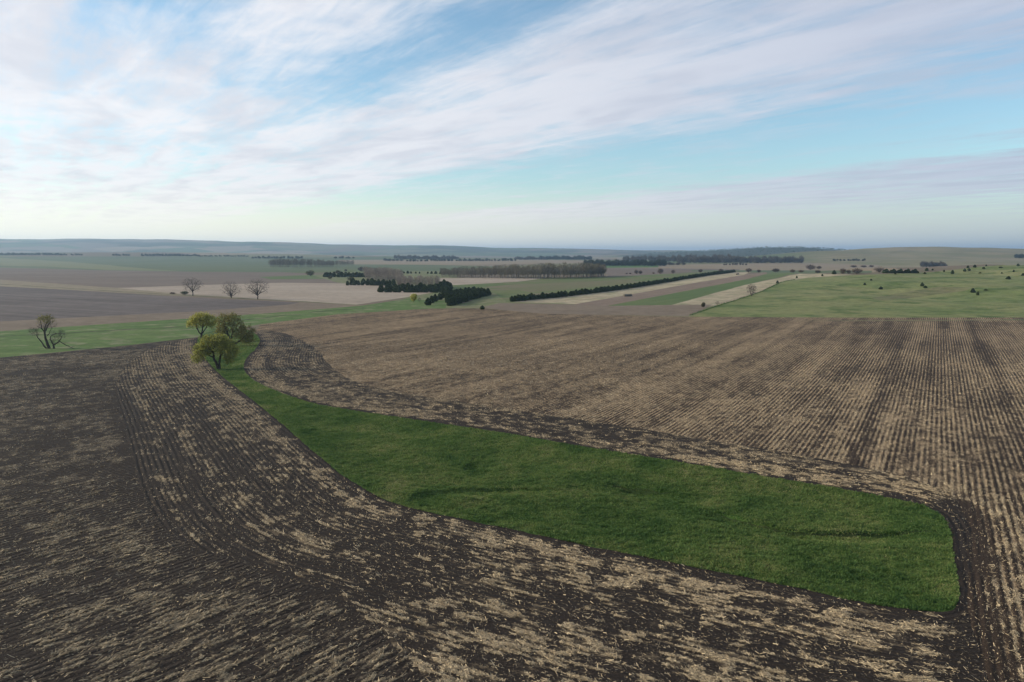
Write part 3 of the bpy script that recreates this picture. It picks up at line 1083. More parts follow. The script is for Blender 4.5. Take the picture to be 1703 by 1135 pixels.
def blades(nm, xs, ys, g, hmul, wmul, label, tone=0.0):
    n = len(xs)
    z = tri_height(xs, ys) + 0.03
    patch = fbm(xs / 5.0, ys / 5.0, 97, 4)
    tall = fbm(xs / 0.8, ys / 0.8, 98, 3, 0.65)
    h = hmul * (0.06 + 0.16 * sst(tall, 0.40, 0.75)) * (0.6 + 0.8 * g.random(n))
    a = g.random(n) * 2 * math.pi
    w = wmul * (0.035 + 0.05 * g.random(n))
    lean = g.normal(0, 0.7, (n, 2)) * h[:, None]
    bx, by = np.cos(a) * w, np.sin(a) * w
    p0 = np.column_stack([xs - bx, ys - by, z - 0.06])
    p1 = np.column_stack([xs + bx, ys + by, z - 0.06])
    p2 = np.column_stack([xs + lean[:, 0], ys + lean[:, 1], z + h])
    VV = np.stack([p0, p1, p2], 1).reshape(-1, 3)
    FF = np.arange(3 * n).reshape(-1, 3)
    tint = np.clip(0.42 + 1.0 * (patch - 0.5) + 0.45 * (tall - 0.5) * -1 + g.normal(0, 0.15, n) + tone, 0, 1)
    o = mesh_np(nm, VV, FF, GM, None, False, {'tint': np.repeat(tint, 3)})
    o['kind'] = 'stuff'
    o['label'] = label
    o['category'] = 'grass'
    print('blades', nm, n)


x, y, g = scatter(3000000, 58, 300, 0.58, 202, 1.2)
sd, _, _ = wlook(x, y)
k = sd < 0.25 * (fbm(x / 0.7, y / 0.7, 5, 2) - 0.35)
x, y = x[k], y[k]
k = np.ones(len(x), bool)
for g_ in GULLY[:2]:
    e = signed_dist(x, y, g_)
    k &= (e < 0.02) | (e > 0.25) | (g.random(len(e)) < 0.3)
x, y = x[k], y[k]
blades('waterway_grass', x, y, g, 1.0, 1.35, 'thick green grass covering the curved strip between the two fields')


# ------------------------------------------------------------------ trees
def vary(g, col, lo, hi):
    """each tree its own tone"""
    r = g.n('ShaderNodeObjectInfo').outputs['Random']
    m = g.n('ShaderNodeMix', data_type='RGBA', blend_type='MULTIPLY')
    m.inputs[0].default_value = 1.0
    g.put(m.inputs[6], col)
    g.put(m.inputs[7], g.mix(r, lo, hi))
    return m.outputs[2]


def bark_mat(name, c, lo=(1, 1, 1), hi=(1, 1, 1)):
    g = NT(name)
    n = g.noise(g.obj(), 3.0, 4, 0.6)
    return g.diffuse(vary(g, g.mix(n, tuple(k * 0.6 for k in c), tuple(k * 1.5 for k in c)), lo, hi), None, 0.9, 0.1)


def leaf_mat(name, a, b, trans=0.3):
    g = NT(name)
    n = g.noise(g.obj(), 0.9, 3, 0.6)
    return g.diffuse(vary(g, g.mix(g.step(n, 0.3, 0.7), a, b), (0.75, 0.78, 0.8), (1.3, 1.25, 1.1)), None, 0.7, 0.15, trans)


MB_DARK = bark_mat('dark_bark', (0.045, 0.038, 0.034))
MB_GREY = bark_mat('grey_bark', (0.105, 0.090, 0.078))
MB_TWIG = bark_mat('brown_twigs', (0.075, 0.060, 0.052))
ML_WILLOW = leaf_mat('willow_leaves', (0.30, 0.31, 0.07), (0.44, 0.42, 0.10), 0.4)
ML_BUD = leaf_mat('budding_leaves', (0.20, 0.20, 0.06), (0.28, 0.25, 0.085), 0.35)
ML_CEDAR = leaf_mat('cedar_foliage', (0.018, 0.034, 0.012), (0.062, 0.086, 0.028), 0.1)
ML_GREENISH = leaf_mat('greening_twigs', (0.085, 0.085, 0.045), (0.12, 0.11, 0.055), 0.2)
MAT_POST = bark_mat('weathered_post', (0.12, 0.10, 0.085))


class Geo:
    def __init__(self):
        self.v, self.f = [], []

    def tube(self, P, r, sides):
        P = np.asarray(P, float)
        n = len(P)
        T = np.gradient(P, axis=0)
        b = len(self.v)
        for i in range(n):
            t = T[i] / (np.linalg.norm(T[i]) + 1e-9)
            a = np.cross(t, (0.31, 0.95, 0.11))
            a /= np.linalg.norm(a) + 1e-9
            c = np.cross(t, a)
            for k in range(sides):
                w = 2 * math.pi * k / sides
                self.v.append(P[i] + r[i] * (math.cos(w) * a + math.sin(w) * c))
        for i in range(n - 1):
            for k in range(sides):
                k2 = (k + 1) % sides
                self.f.append((b + i * sides + k, b + i * sides + k2, b + (i + 1) * sides + k2, b + (i + 1) * sides + k))

    def ribbon(self, a, b, w, side):
        i = len(self.v)
        s = side * w / 2
        self.v += [a - s, a + s, b + s * 0.4, b - s * 0.4]
        self.f.append((i, i + 1, i + 2, i + 3))

    def quad(self, c, a, b):
        i = len(self.v)
        self.v += [c - a - b, c + a - b, c + a + b, c - a + b]
        self.f.append((i, i + 1, i + 2, i + 3))

    def join(self, other):
        b = len(self.v)
        self.v += other.v
        self.f += [tuple(q + b for q in f) for f in other.f]

    def mesh(self, name, mat):
        me = bpy.data.meshes.new(name)
        me.from_pydata([tuple(map(float, p)) for p in self.v], [], self.f)
        me.materials.append(mat)
        me.update()
        return me


def unit(v):
    return v / (np.linalg.norm(v) + 1e-9)


def rand_unit(g):
    v = g.normal(size=3)
    return unit(v)


def crown_tree(g, limbs, blobs, twigs=9, twig_len=0.9, twig_w=0.03, droop=0.0, leaf_n=0, leaf_s=0.25, leaf_h=-1e9, sag=0.12, br=0.05, shell=0.45):
    """Limbs by hand, then branches reaching out to points spread through the crown blobs (centre, radii, count),
    each ending in a spray of twigs."""
    wood, twig, lv = Geo(), Geo(), Geo()
    nodes, nr = [], []
    for P, r0, r1 in limbs:
        P = np.asarray(P, float)
        n = len(P)
        tt = np.linspace(0, n - 1, 4 * n)
        Q = np.column_stack([np.interp(tt, np.arange(n), P[:, k]) for k in range(3)])
        Q[1:-1] += 0.05 * g.normal(size=(len(Q) - 2, 3))
        wood.tube(Q, np.linspace(r0, r1, len(Q)), 6)
        k = int(len(Q) * 0.35)
        nodes += list(Q[k:])
        nr += list(np.linspace(r0, r1, len(Q))[k:])
    nodes, nr = np.array(nodes), np.array(nr)
    T = []
    for c, rad, cnt in blobs:
        for _ in range(cnt):
            v = rand_unit(g)
            T.append(np.array(c) + v * np.array(rad) * (shell + (1 - shell) * g.random() ** 0.6))
    T = np.array(T)
    d0 = np.array([np.linalg.norm(nodes - p, axis=1).min() for p in T])
    for j in np.argsort(d0):
        p = T[j]
        dd = np.linalg.norm(nodes - p, axis=1) + 0.35 * np.maximum(0, nodes[:, 2] - p[2])
        i = int(dd.argmin())
        a = nodes[i]
        r0 = min(br, nr[i] * 0.72)
        m = a * 0.5 + p * 0.5 + np.array([0, 0, sag * dd[i]]) + 0.08 * dd[i] * g.normal(size=3)
        Q = np.array([a, a * 0.45 + m * 0.55, m, m * 0.45 + p * 0.55, p])
        twig.tube(Q, np.linspace(r0, max(0.008, r0 * 0.4), 5), 3)
        nodes = np.vstack([nodes, Q[1:]])
        nr = np.concatenate([nr, np.linspace(r0, r0 * 0.4, 5)[1:]])
        out = unit(p - a)
        for _ in range(twigs):
            b = Q[g.integers(2, 5)] if _ % 2 else p
            d = unit(out + 0.85 * rand_unit(g) + np.array([0, 0, 0.25]))
            ln = twig_len * (0.5 + 0.9 * g.random())
            e1 = b + d * ln * 0.55
            e2 = e1 + unit(d + np.array([0, 0, -droop]) + 0.3 * rand_unit(g)) * ln * 0.6
            sd = unit(np.cross(d, rand_unit(g)))
            twig.ribbon(b, e1, twig_w, sd)
            twig.ribbon(e1, e2, twig_w * 0.7, sd)
            for q in range(leaf_n):
                t = g.random()
                lp = (b + (e1 - b) * t * 2 if t < 0.5 else e1 + (e2 - e1) * (t * 2 - 1)) + 0.1 * g.normal(size=3)
                if lp[2] < leaf_h + 0.6 * g.normal():
                    continue
                la = rand_unit(g)
                lb = unit(np.cross(la, rand_unit(g)))
                z = leaf_s * (0.5 + g.random())
                lv.quad(lp, la * z * 0.5, lb * z * 0.3)
    return wood, twig, lv


def thing(name, label, cat, loc, rz=0.0, group=None, scale=1.0):
    o = bpy.data.objects.new(name, None)
    o.empty_display_size = 0.5
    C.objects.link(o)
    o.location = loc
    o.rotation_euler = (0, 0, rz)
    o.scale = (scale, scale, scale) if isinstance(scale, (int, float)) else scale
    o['label'] = label
    o['category'] = cat
    if group:
        o['group'] = group
    return o


def part(name, me, parent):
    o = bpy.data.objects.new(name, me)
    C.objects.link(o)
    o.parent = parent
    return o


def place(px, py):
    x, y = at(px, py)
    return x, y, ground_z(x, y) - 0.05


def mpp(px, py):
    """metres per photo pixel at that ground point"""
    x, y = at(px, py)
    return y / FPX


# ---- front willow
g = np.random.default_rng(11)
limbs = [([(0, 0, -0.2), (-0.5, 0, 1.3), (-1.2, 0.1, 2.9), (-1.4, 0.3, 4.6), (-1.0, 0.4, 6.6)], 0.42, 0.16),
         ([(0.1, 0.2, -0.2), (0.05, 0.3, 1.6), (0.3, 0.5, 3.4), (0.9, 0.7, 5.4), (1.5, 0.6, 6.8)], 0.34, 0.13),
         ([(-1.25, 0.1, 3.0), (-2.2, -0.4, 3.7), (-3.6, -0.8, 4.2), (-4.9, -1.0, 4.0)], 0.22, 0.08),
         ([(0.35, 0.4, 3.3), (1.5, -0.3, 4.3), (2.8, -0.7, 4.9), (3.7, -0.8, 4.5)], 0.2, 0.07),
         ([(-1.4, 0.3, 4.5), (-2.4, 0.9, 5.6), (-3.4, 1.2, 6.6)], 0.17, 0.06),
         ([(-1.3, 0.2, 4.2), (-1.6, -1.2, 5.3), (-1.9, -2.2, 6.2)], 0.17, 0.06),
         ([(0.8, 0.6, 5.0), (0.6, 1.8, 6.2), (0.3, 2.8, 7.0)], 0.15, 0.06),
         ([(1.4, 0.2, 3.6), (2.0, -0.3, 2.6), (2.5, -0.6, 1.3)], 0.14, 0.08)]
wd, tw, lv = crown_tree(g, limbs, [((-2.3, 0.2, 7.0), (1.9, 2.0, 1.7), 55), ((0.2, 0.4, 7.6), (2.0, 2.2, 1.6), 55), ((-4.3, -0.5, 5.2), (1.7, 1.8, 1.5), 45), ((-5.2, -0.8, 3.4), (1.3, 1.4, 1.3), 28),
                                   ((2.2, 0.3, 6.6), (1.9, 2.0, 1.6), 50), ((3.7, -0.6, 4.6), (1.6, 1.6, 1.8), 42), ((0.5, -0.9, 5.2), (1.5, 1.4, 1.2), 22), ((3.0, -0.6, 2.6), (0.9, 0.9, 1.2), 16), ((-2.6, -1.2, 4.6), (1.5, 1.2, 1.0), 18)],
                        10, 1.05, 0.03, 0.9, 4, 0.21, 1.2, 0.12, 0.06, 0.45)
wx, wy, wz = place(364, 613)
t = thing('willow_tree', 'yellow-green willow with leaning forked trunk, front one of the clump on the grass strip', 'tree', (wx, wy, wz))
part('trunk', wd.mesh('trunk', MB_DARK), t)
c = part('crown', tw.mesh('crown', MB_TWIG), t)
part('leaves', lv.mesh('leaves', ML_WILLOW), c)

# ---- back left willow
g = np.random.default_rng(12)
limbs = [([(0, 0, -0.2), (-0.2, 0, 1.5), (0.1, 0.1, 3.0), (0.5, 0.2, 5.0), (0.8, 0.2, 7.2)], 0.36, 0.12),
         ([(-0.1, 0, 1.6), (-0.9, -0.2, 3.2), (-1.5, -0.3, 5.0), (-1.7, -0.4, 6.8)], 0.26, 0.09),
         ([(0.1, 0.1, 2.4), (1.3, 0.5, 4.2), (2.2, 0.8, 6.0), (2.9, 0.8, 7.2)], 0.24, 0.08),
         ([(-0.9, -0.2, 3.2), (-2.2, 0.5, 4.9), (-3.1, 0.8, 6.2)], 0.18, 0.07),
         ([(0.5, 0.2, 4.6), (0.3, -1.2, 6.0), (0.2, -1.8, 7.4)], 0.15, 0.06),
         ([(0.3, 0.2, 4.0), (-0.2, 1.5, 5.8), (-0.4, 2.0, 7.2)], 0.15, 0.06)]
wd, tw, lv = crown_tree(g, limbs, [((-1.9, 0.0, 7.2), (2.0, 2.0, 1.8), 55), ((0.8, 0.2, 7.9), (2.2, 2.0, 1.6), 60), ((3.1, 0.5, 7.0), (1.8, 1.6, 1.8), 45), ((-3.6, 0.6, 5.6), (1.4, 1.4, 1.6), 28), ((0.4, -0.4, 5.6), (2.6, 2.0, 1.2), 30), ((3.6, 0.3, 4.9), (1.2, 1.2, 1.2), 16)],
                        10, 1.05, 0.034, -0.1, 4, 0.2, 4.8, 0.12, 0.06, 0.45)
t = thing('willow_tree', 'upright willow with a rounded yellow-green top, rear left of the clump', 'tree', place(336, 566))
part('trunk', wd.mesh('trunk', MB_DARK), t)
c = part('crown', tw.mesh('crown', MB_TWIG), t)
part('leaves', lv.mesh('leaves', ML_WILLOW), c)

# ---- back right willow with low sprawling limbs
g = np.random.default_rng(13)
limbs = [([(0, 0, -0.2), (-0.5, 0, 2.0), (-1.4, 0.1, 4.3), (-2.2, 0.3, 6.6), (-2.4, 0.3, 8.6)], 0.42, 0.13),
         ([(-0.3, 0, 1.2), (0.0, 0.2, 3.4), (0.3, 0.4, 5.6), (0.6, 0.5, 8.2)], 0.30, 0.10),
         ([(0.0, 0, 0.2), (1.2, -0.2, 1.0), (2.6, -0.4, 1.8), (4.2, -0.4, 3.2), (5.6, -0.5, 4.8)], 0.34, 0.10),
         ([(2.6, -0.4, 1.8), (3.6, -0.8, 2.2), (4.9, -1.0, 2.2), (6.4, -1.2, 1.6)], 0.2, 0.07),
         ([(-1.4, 0.1, 4.0), (-2.9, -0.6, 5.2), (-3.9, -0.8, 5.9)], 0.18, 0.06),
         ([(0.1, 0.3, 4.0), (1.2, 0.9, 5.6), (1.9, 1.1, 7.2)], 0.18, 0.06),
         ([(-1.0, 0, 3.4), (-0.9, -1.2, 5.2), (-0.9, -1.8, 6.6)], 0.16, 0.06)]
wd, tw, lv = crown_tree(g, limbs, [((-2.4, 0.1, 8.6), (2.2, 2.2, 1.9), 60), ((0.4, 0.4, 9.2), (2.2, 2.2, 1.7), 55), ((1.9, 0.7, 7.2), (1.8, 1.8, 1.8), 40), ((-0.6, 0, 6.2), (2.4, 2.0, 1.6), 30), ((-3.2, -0.4, 5.6), (1.8, 1.8, 1.6), 50), ((5.4, -0.6, 4.8), (2.4, 1.8, 1.9), 80), ((5.6, -1.0, 2.3), (2.2, 1.6, 1.3), 50), ((2.2, 0, 4.0), (2.6, 2.0, 1.8), 50)],
                        9, 1.05, 0.036, 0.1, 3, 0.2, 1.0, 0.12, 0.07, 0.4)
t = thing('willow_tree', 'thinly leafed willow with a low limb sprawling right, rear right of the clump', 'tree', place(386, 574))
part('trunk', wd.mesh('trunk', MB_DARK), t)
c = part('crown', tw.mesh('crown', MB_TWIG), t)
part('leaves', lv.mesh('leaves', ML_BUD), c)

# ---- many-stemmed tree on the far left
g = np.random.default_rng(14)
s = mpp(80, 580) / 12.6
def L2(pts):
    return [((a - 660) * s, g.normal() * 0.25, (880 - b) * s) for a, b in pts]
limbs = [(L2([(655, 890), (630, 760), (615, 640), (610, 520), (615, 400), (650, 300)]), 0.46, 0.10),
         (L2([(610, 890), (540, 810), (480, 720), (430, 620), (400, 540)]), 0.26, 0.09),
         (L2([(775, 890), (745, 800), (790, 770), (860, 740), (910, 690), (950, 610)]), 0.30, 0.08),
         (L2([(605, 540), (560, 470), (530, 350), (500, 290)]), 0.22, 0.06),
         (L2([(612, 500), (660, 400), (700, 330), (720, 270)]), 0.2, 0.06),
         (L2([(600, 520), (500, 440), (450, 400)]), 0.16, 0.05),
         (L2([(745, 790), (700, 680), (700, 620), (780, 580), (850, 550)]), 0.2, 0.06),
         (L2([(640, 600), (690, 560), (740, 420)]), 0.14, 0.05)]
wd, tw, lv = crown_tree(g, limbs, [((-0.3, 0, 9.5), (2.3, 1.9, 0.9), 60), ((-1.2, 0, 7.6), (1.8, 1.6, 1.3), 45), ((0.9, 0, 7.6), (1.8, 1.6, 1.4), 45), ((-4.4, 0, 5.9), (1.7, 1.3, 0.9), 45), ((-4.0, 0, 4.6), (1.3, 1.2, 0.8), 20), ((4.3, 0, 4.6), (1.5, 1.4, 1.3), 45), ((2.3, 0, 4.4), (1.7, 1.5, 1.3), 40), ((2.0, 0, 2.2), (1.6, 1.2, 0.8), 24)],
                        6, 0.85, 0.036, 0.0, 2, 0.2, 8.6, 0.12, 0.06, 0.3)
t = thing('open_crowned_tree', 'sprawling many-stemmed tree with bare dark limbs and a thin green top on the creek grass', 'tree', place(82, 580))
part('trunk', wd.mesh('trunk', MB_DARK), t)
c = part('crown', tw.mesh('crown', MB_TWIG), t)
part('leaves', lv.mesh('leaves', ML_BUD), c)
fb = Geo()
P = np.array(L2([(895, 735), (960, 775), (1040, 820), (1120, 845), (1200, 850)]))
P[-1, 2] = 0.05
P = np.vstack([P[:1] + [[-0.6, 0, 0.5]], P])
fb.tube(P, [0.10, 0.12, 0.13, 0.11, 0.08, 0.04], 5)
for q in range(14):
    i = g.integers(2, 5)
    d = np.array([0.6 * g.random() + 0.2, g.normal() * 0.4, 0.25 * g.random()])
    fb.tube([P[i], P[i] + d * 0.7, P[i] + d * 1.5 - np.array([0, 0, 0.15])], [0.035, 0.025, 0.01], 3)
part('broken_limb', fb.mesh('broken_limb', MB_DARK), t)


# ---- bare trees
def bare_tree(seed, h, w, label, loc, bark=MB_DARK, twigm=MB_TWIG, trunk=0.22, nl=7, bud=None, group=None, name='bare_tree', multi=False, ncrown=280, twig_w=0.055):
    g = np.random.default_rng(seed)
    limbs = []
    hr = h * 0.030
    fork = h * trunk
    if not multi:
        limbs.append(([(0, 0, -0.2), (0.02 * h, 0, fork * 0.6), (0.0, 0.01 * h, fork * 1.2), (0.01 * h, 0, h * 0.62), (-0.02 * h, 0, h * 0.86)], hr, hr * 0.25))
    for k in range(nl):
        a = 2 * math.pi * (k + g.random() * 0.6) / nl
        el = 0.15 + 0.75 * ((k * 0.618) % 1.0)
        out = w / 2 * 0.72 * math.cos(el * 1.1)
        top = fork + (h - fork) * (0.28 + 0.55 * el)
        z0 = fork * (0.75 + 0.6 * g.random()) if not multi else 0.0
        ca, sa = math.cos(a), math.sin(a)
        limbs.append(([(0, 0, z0), (ca * out * 0.4, sa * out * 0.4, z0 + (top - z0) * 0.42), (ca * out * 0.75, sa * out * 0.75, z0 + (top - z0) * 0.72), (ca * out, sa * out, top)], hr * (0.60 if not multi else 0.45), hr * 0.14))
    zc = fork * 0.85 + (h - fork * 0.85) * 0.52
    wd, tw, lv = crown_tree(g, limbs, [((0, 0, zc), (w * 0.46, w * 0.46, (h - fork * 0.85) * 0.47), ncrown)], 7, h * 0.085, twig_w, -0.1, 3 if bud else 0, 0.3, -1e9, 0.08, hr * 0.22, 0.25)
    t = thing(name, label, 'tree' if name != 'bare_shrub' else 'shrub', loc, 0, group)
    part('trunk', wd.mesh('trunk', bark), t)
    c = part('crown', tw.mesh('crown', twigm), t)
    if bud:
        part('leaves', lv.mesh('leaves', bud), c)
    return t


bare_tree(21, 13.0, 16.0, 'wide bare tree beside a low bush, leftmost of the three on the field margin', place(320.5, 492))
bare_tree(22, 11.0, 15.0, 'smaller dense bare tree, middle one of the three on the field margin', place(384.5, 496), trunk=0.10, nl=9)
bare_tree(23, 13.4, 18.0, 'broad round-headed bare tree, rightmost of the three on the field margin', place(428.5, 498), trunk=0.20, nl=9)
bare_tree(24, 8.6, 7.6, 'bare multi-stemmed tree on the pasture fence line above the right field', place(1249.6, 493), trunk=0.1, nl=8, multi=True, bark=MB_GREY)
bare_tree(25, 5.6, 4.6, 'small yellow-green tree on the creek grass left of the dark cedar block', place(688, 503), trunk=0.12, nl=6, bud=ML_WILLOW, ncrown=110)
for i, (px, py, hp, wp, lab) in enumerate([
        (697.5, 502, 7, 8, 'pale bare shrub just right of the small yellow-green tree'),
        (1169.5, 511, 8, 6, 'grey-green shrub at the foot of the pasture fence'),
        (1193, 507, 6.5, 8, 'brown bare shrub by the lower pasture fence, right of the grey-green one')]):
    s = mpp(px, py)
    bare_tree(30 + i, hp * s, wp * s, lab, place(px, py), trunk=0.05, nl=7, multi=True, bark=MB_GREY, name='bare_shrub', ncrown=70,
              bud=ML_GREENISH if i == 1 else None)


# ---- cedars (evergreen): four crowns, reused
def cedar_meshes(seed, h=5.0, w=3.8, n=620):
    g = np.random.default_rng(seed)
    tr, cr = Geo(), Geo()
    tr.tube([(0, 0, -0.3), (0, 0, h * 0.5), (0.05, 0, h * 0.85)], [0.16, 0.11, 0.03], 5)
    lob = [(g.random() * 6.28, 0.1 + 0.8 * g.random(), 0.10 + 0.14 * g.random()) for _ in range(9)]

    def rad(t, a):
        prof = (1 - t ** 1.9) ** 0.75 * min(1.0, 0.6 + t * 2.5)
        q = prof * w / 2
        for la, lt, lr in lob:
            dd = (math.cos(a - la) - 1) * 3 - ((t - lt) / 0.16) ** 2
            q += lr * w / 2 * math.exp(dd)
        return q * (0.9 + 0.1 * g.random())
    # dense inner shape
    rows, cols = 7, 9
    b = len(cr.v)
    for i in range(rows):
        t = 0.05 + 0.9 * i / (rows - 1)
        for k in range(cols):
            a = 2 * math.pi * k / cols
            q = rad(t, a) * 0.72
            cr.v.append(np.array([q * math.cos(a), q * math.sin(a), t * h]))
    for i in range(rows - 1):
        for k in range(cols):
            k2 = (k + 1) % cols
            cr.f.append((b + i * cols + k, b + i * cols + k2, b + (i + 1) * cols + k2, b + (i + 1) * cols + k))
    for _ in range(n):
        t = g.random() ** 1.2
        a = g.random() * 2 * math.pi
        q = rad(t, a) * (0.74 + 0.32 * g.random())
        p = np.array([q * math.cos(a), q * math.sin(a), 0.12 + t * h * 0.99])
        d = unit(np.array([math.cos(a), math.sin(a), 0.7 + 0.5 * g.random()]) + 0.5 * g.normal(size=3))
        sd = unit(np.cross(d, rand_unit(g)))
        s = 0.20 + 0.26 * g.random()
        cr.quad(p, d * s * 0.95, sd * s * 0.5)
    return tr.mesh('trunk', MB_DARK), cr.mesh('crown', ML_CEDAR), tr, cr


CED = [cedar_meshes(300 + i, 5.0, [3.6, 4.2, 3.2, 4.6, 3.9][i]) for i in range(5)]


def cedar(x, y, h, label, group, wide=1.0, seed=None, cat='tree', name='cedar_tree'):
    g = random.Random(seed if seed is not None else int(abs(x * 13 + y * 7)))
    m = CED[g.randrange(5)]
    s = h / 5.0
    t = thing(name, label, cat, (x, y, ground_z(x, y) - 0.05), g.random() * 6.28, group, (s * wide, s * wide, s))
    part('trunk', m[0], t)
    part('crown', m[1], t)
    return t


specs = []        # (size on the photo, x, y, h, wide, label, group)


def row(p0, p1, h, gap, jit, label, group, wide=1.0, seed=1, skip=0.04):
    g = random.Random(seed)
    a, b = np.array(at(*p0)), np.array(at(*p1))
    ln = np.hypot(*(b - a))
    n = max(2, int(ln / gap))
    for i in range(n + 1):
        if g.random() < skip:
            continue
        q = a + (b - a) * i / n + np.array([g.gauss(0, jit), g.gauss(0, jit)])
        hh = h * (0.74 + 0.42 * g.random())
        specs.append((hh / np.hypot(*q), q[0], q[1], hh, wide * (0.9 + 0.25 * g.random()), label, group))


HEDGE = [(852, 502), (950, 492.3), (1020, 483.5), (1080, 474.5), (1150, 463), (1190, 457), (1222, 453)]
for a, b, w_part in zip(HEDGE[:-1], HEDGE[1:], ('at its near left end', 'in its lower part', 'left of its middle', 'right of its middle', 'in its upper part', 'at its far right end')):
    row(a, b, 3.7, 2.9, 0.35, 'dark green cedar in the long single shelterbelt row, ' + w_part, 'cedars of the long shelterbelt row', 1.12, int(a[0]))
# block B, the dark wedge beside the field: rows side by side
for k in range(4):
    p0 = (748 - 1.5 * k, 509 - k * 4.3)
    p1 = (809 - k * 6.5, 491.5 - k * 1.7)
    row(p0, p1, 4.4, 3.3, 0.6, 'dark cedar in the ' + ('front', 'second', 'third', 'back')[k] + ' row of the wedge-shaped cedar block', 'cedars of the wedge-shaped block', 1.1, 50 + k, 0.0)
for px, py, h in [(712, 508, 4.2), (718, 504.5, 4.4), (724, 502, 4.6), (731, 499, 4.2), (737, 496, 4.4), (743, 501, 3.6)]:
    x, y = at(px, py)
    specs.append((h / y, x, y, h, 1.0, 'dark cedar in the small cluster at the left tip of the wedge-shaped block', 'cedars at the left tip of the wedge block'))
# block A rows
for k in range(3):
    row((634 + 4 * k, 486.5 - 2.2 * k), (750 - 2 * k, 487 - 2.6 * k), 5.0, 3.6, 0.6, 'dark cedar in the ' + ('front', 'middle', 'rear')[k] + ' line of the straight belt before the grey grove', 'cedars in front of the grey grove', 1.05, 60 + k, 0.03)
row((736, 483), (742, 478), 6.0, 5, 1.2, 'tall dark cedar at the right end of the grey bare grove', 'tall cedars right of the grey grove', 1.0, 66, 0)
for k in range(2):
    row((584 + 3 * k, 474.5 - 2.0 * k), (662, 475.5 - 2.0 * k), 5.0, 3.8, 0.7, 'dark cedar in the ' + ('front', 'rear')[k] + ' line of the belt left of the grey grove', 'cedars of the second row', 1.05, 70 + k, 0.05)
for k in range(2):
    row((541 + 4 * k, 461.2 - k), (612, 461.5 - k), 5.2 + k, 4.4, 1.0, 'dark cedar in the ' + ('front', 'rear')[k] + ' line of the far belt left of the groves', 'cedars of the far row', 1.1, 75 + k, 0.06)
row((672, 455), (738, 456), 3.6, 7.0, 0.8, 'low far cedar in the thin line behind the grey grove', 'cedars of the thin far line', 1.2, 79, 0.1)
x, y = at(578, 475)
specs.append((1, x, y, 4.2, 1.0, 'single round cedar standing just left of the second cedar row', None))

# scattered cedars in the pasture: photo column, row, height in pixels, width factor, label
SC = [(802, 515, 6.5, 1.3, 'lone small dark cedar standing on the stubble edge right of the wedge block'),
      (1293, 471.5, 4.5, 1.2, 'small dark cedar on the pasture fence line above the bare multi-stemmed tree'),
      (1325, 463, 4, 0.9, 'small dark cedar at the top end of the pasture fence line'),
      (1367.5, 459.5, 3.5, 1.2, 'small dark cedar alone on the pale upper edge of the pasture'),
      (1387, 456.5, 6.5, 1.3, 'round black-green cedar left of the brown bare trees on the upper pasture edge'),
      (1438, 474.5, 4, 1.3, 'small cedar in mid pasture, left of the flat dark one'),
      (1448.6, 467, 2.8, 1.6, 'tiny flat cedar high in the middle of the pasture'),
      (1464.7, 481.5, 4.6, 1.9, 'flat spreading dark cedar in the middle of the pasture'),
      (1533.5, 476.5, 6.2, 1.0, 'taller cedar of the close pair above the brownish hollow'),
      (1539, 479.5, 4.2, 1.5, 'lower cedar of the close pair above the brownish hollow'),
      (1617.6, 487, 7, 1.25, 'big dark cedar, left one of the nearest pair on the right slope'),
      (1626, 491.5, 6.5, 0.9, 'leaning dark cedar, right and lower one of the nearest pair on the right slope'),
      (1639, 483.5, 2.6, 2.4, 'low flat juniper just right of the nearest pair on the right slope'),
      (1677, 464.8, 5, 1.7, 'spreading cedar with a pointed middle near the right edge of the pasture'),
      (1701, 459, 4.6, 1.4, 'dark cedar cut by the right edge of the picture'),
      (1584, 456, 6.3, 1.1, 'conical cedar standing alone right of the short cedar row'),
      (1570, 452.5, 3.6, 1.1, 'small cedar left of the conical one on the upper slope'),
      (1541, 451, 5, 1.3, 'dense cedar on the upper slope just right of the cedar row'),
      (1538, 456, 3, 1.6, 'low cedar below the dense one right of the cedar row'),
      (1551, 450, 3.0, 1.3, 'tiny dark cedar right of the dense one on the upper slope'),
      (1604, 452, 5, 1.0, 'left cedar of the lower two in the group of four on the ridge'),
      (1611.5, 450.5, 3.8, 1.6, 'broad low cedar of the group of four on the ridge'),
      (1609.6, 446, 4, 1.1, 'upper left cedar of the group of four on the ridge'),
      (1621, 445.3, 4.6, 1.5, 'broad upper right cedar of the group of four on the ridge'),
      (1636, 447.6, 3.4, 1.5, 'low cedar right of the group of four on the ridge'),
      (1640, 443.2, 3.0, 1.1, 'small cedar on the skyline of the ridge above the low one'),
      (1664, 446, 2.2, 3.0, 'very flat dark juniper patch on the ridge near the right edge'),
      (1693, 443, 4.2, 1.3, 'cedar on the ridge line close to the right edge'),
      (1685.6, 452.5, 3.6, 1.2, 'small round cedar on the right slope above the spreading one'),
      (1666, 455.5, 2.6, 1.2, 'tiny cedar on the right slope, left of the small round one'),
      (1630, 455, 2.0, 2.6, 'flat low juniper on the slope right of the conical cedar'),
      (1489, 456.5, 2.4, 1.8, 'low flat cedar just below the short cedar row')]
for i, (px, py, hp, wf, lab) in enumerate(SC):
    x, y = at(px, py)
    h = hp * y / FPX
    specs.append((2 + 1 / y, x, y, h, wf, lab, None))
for i in range(15):
    px = 1470 + i * 4.0
    x, y = at(px, 454.6 - 0.02 * i)
    specs.append((1.5, x, y, (5.2 + 2.0 * math.sin(i * 2.1)) * y / FPX, 1.3, 'dark cedar in the short row along the top edge of the pasture', 'cedars of the short row on the pasture edge'))
specs.sort(key=lambda q: -q[0])
for i, (s, x, y, h, wf, lab, grp) in enumerate(specs[:300]):
    cedar(x, y, h, lab, grp, wf, 1000 + i)


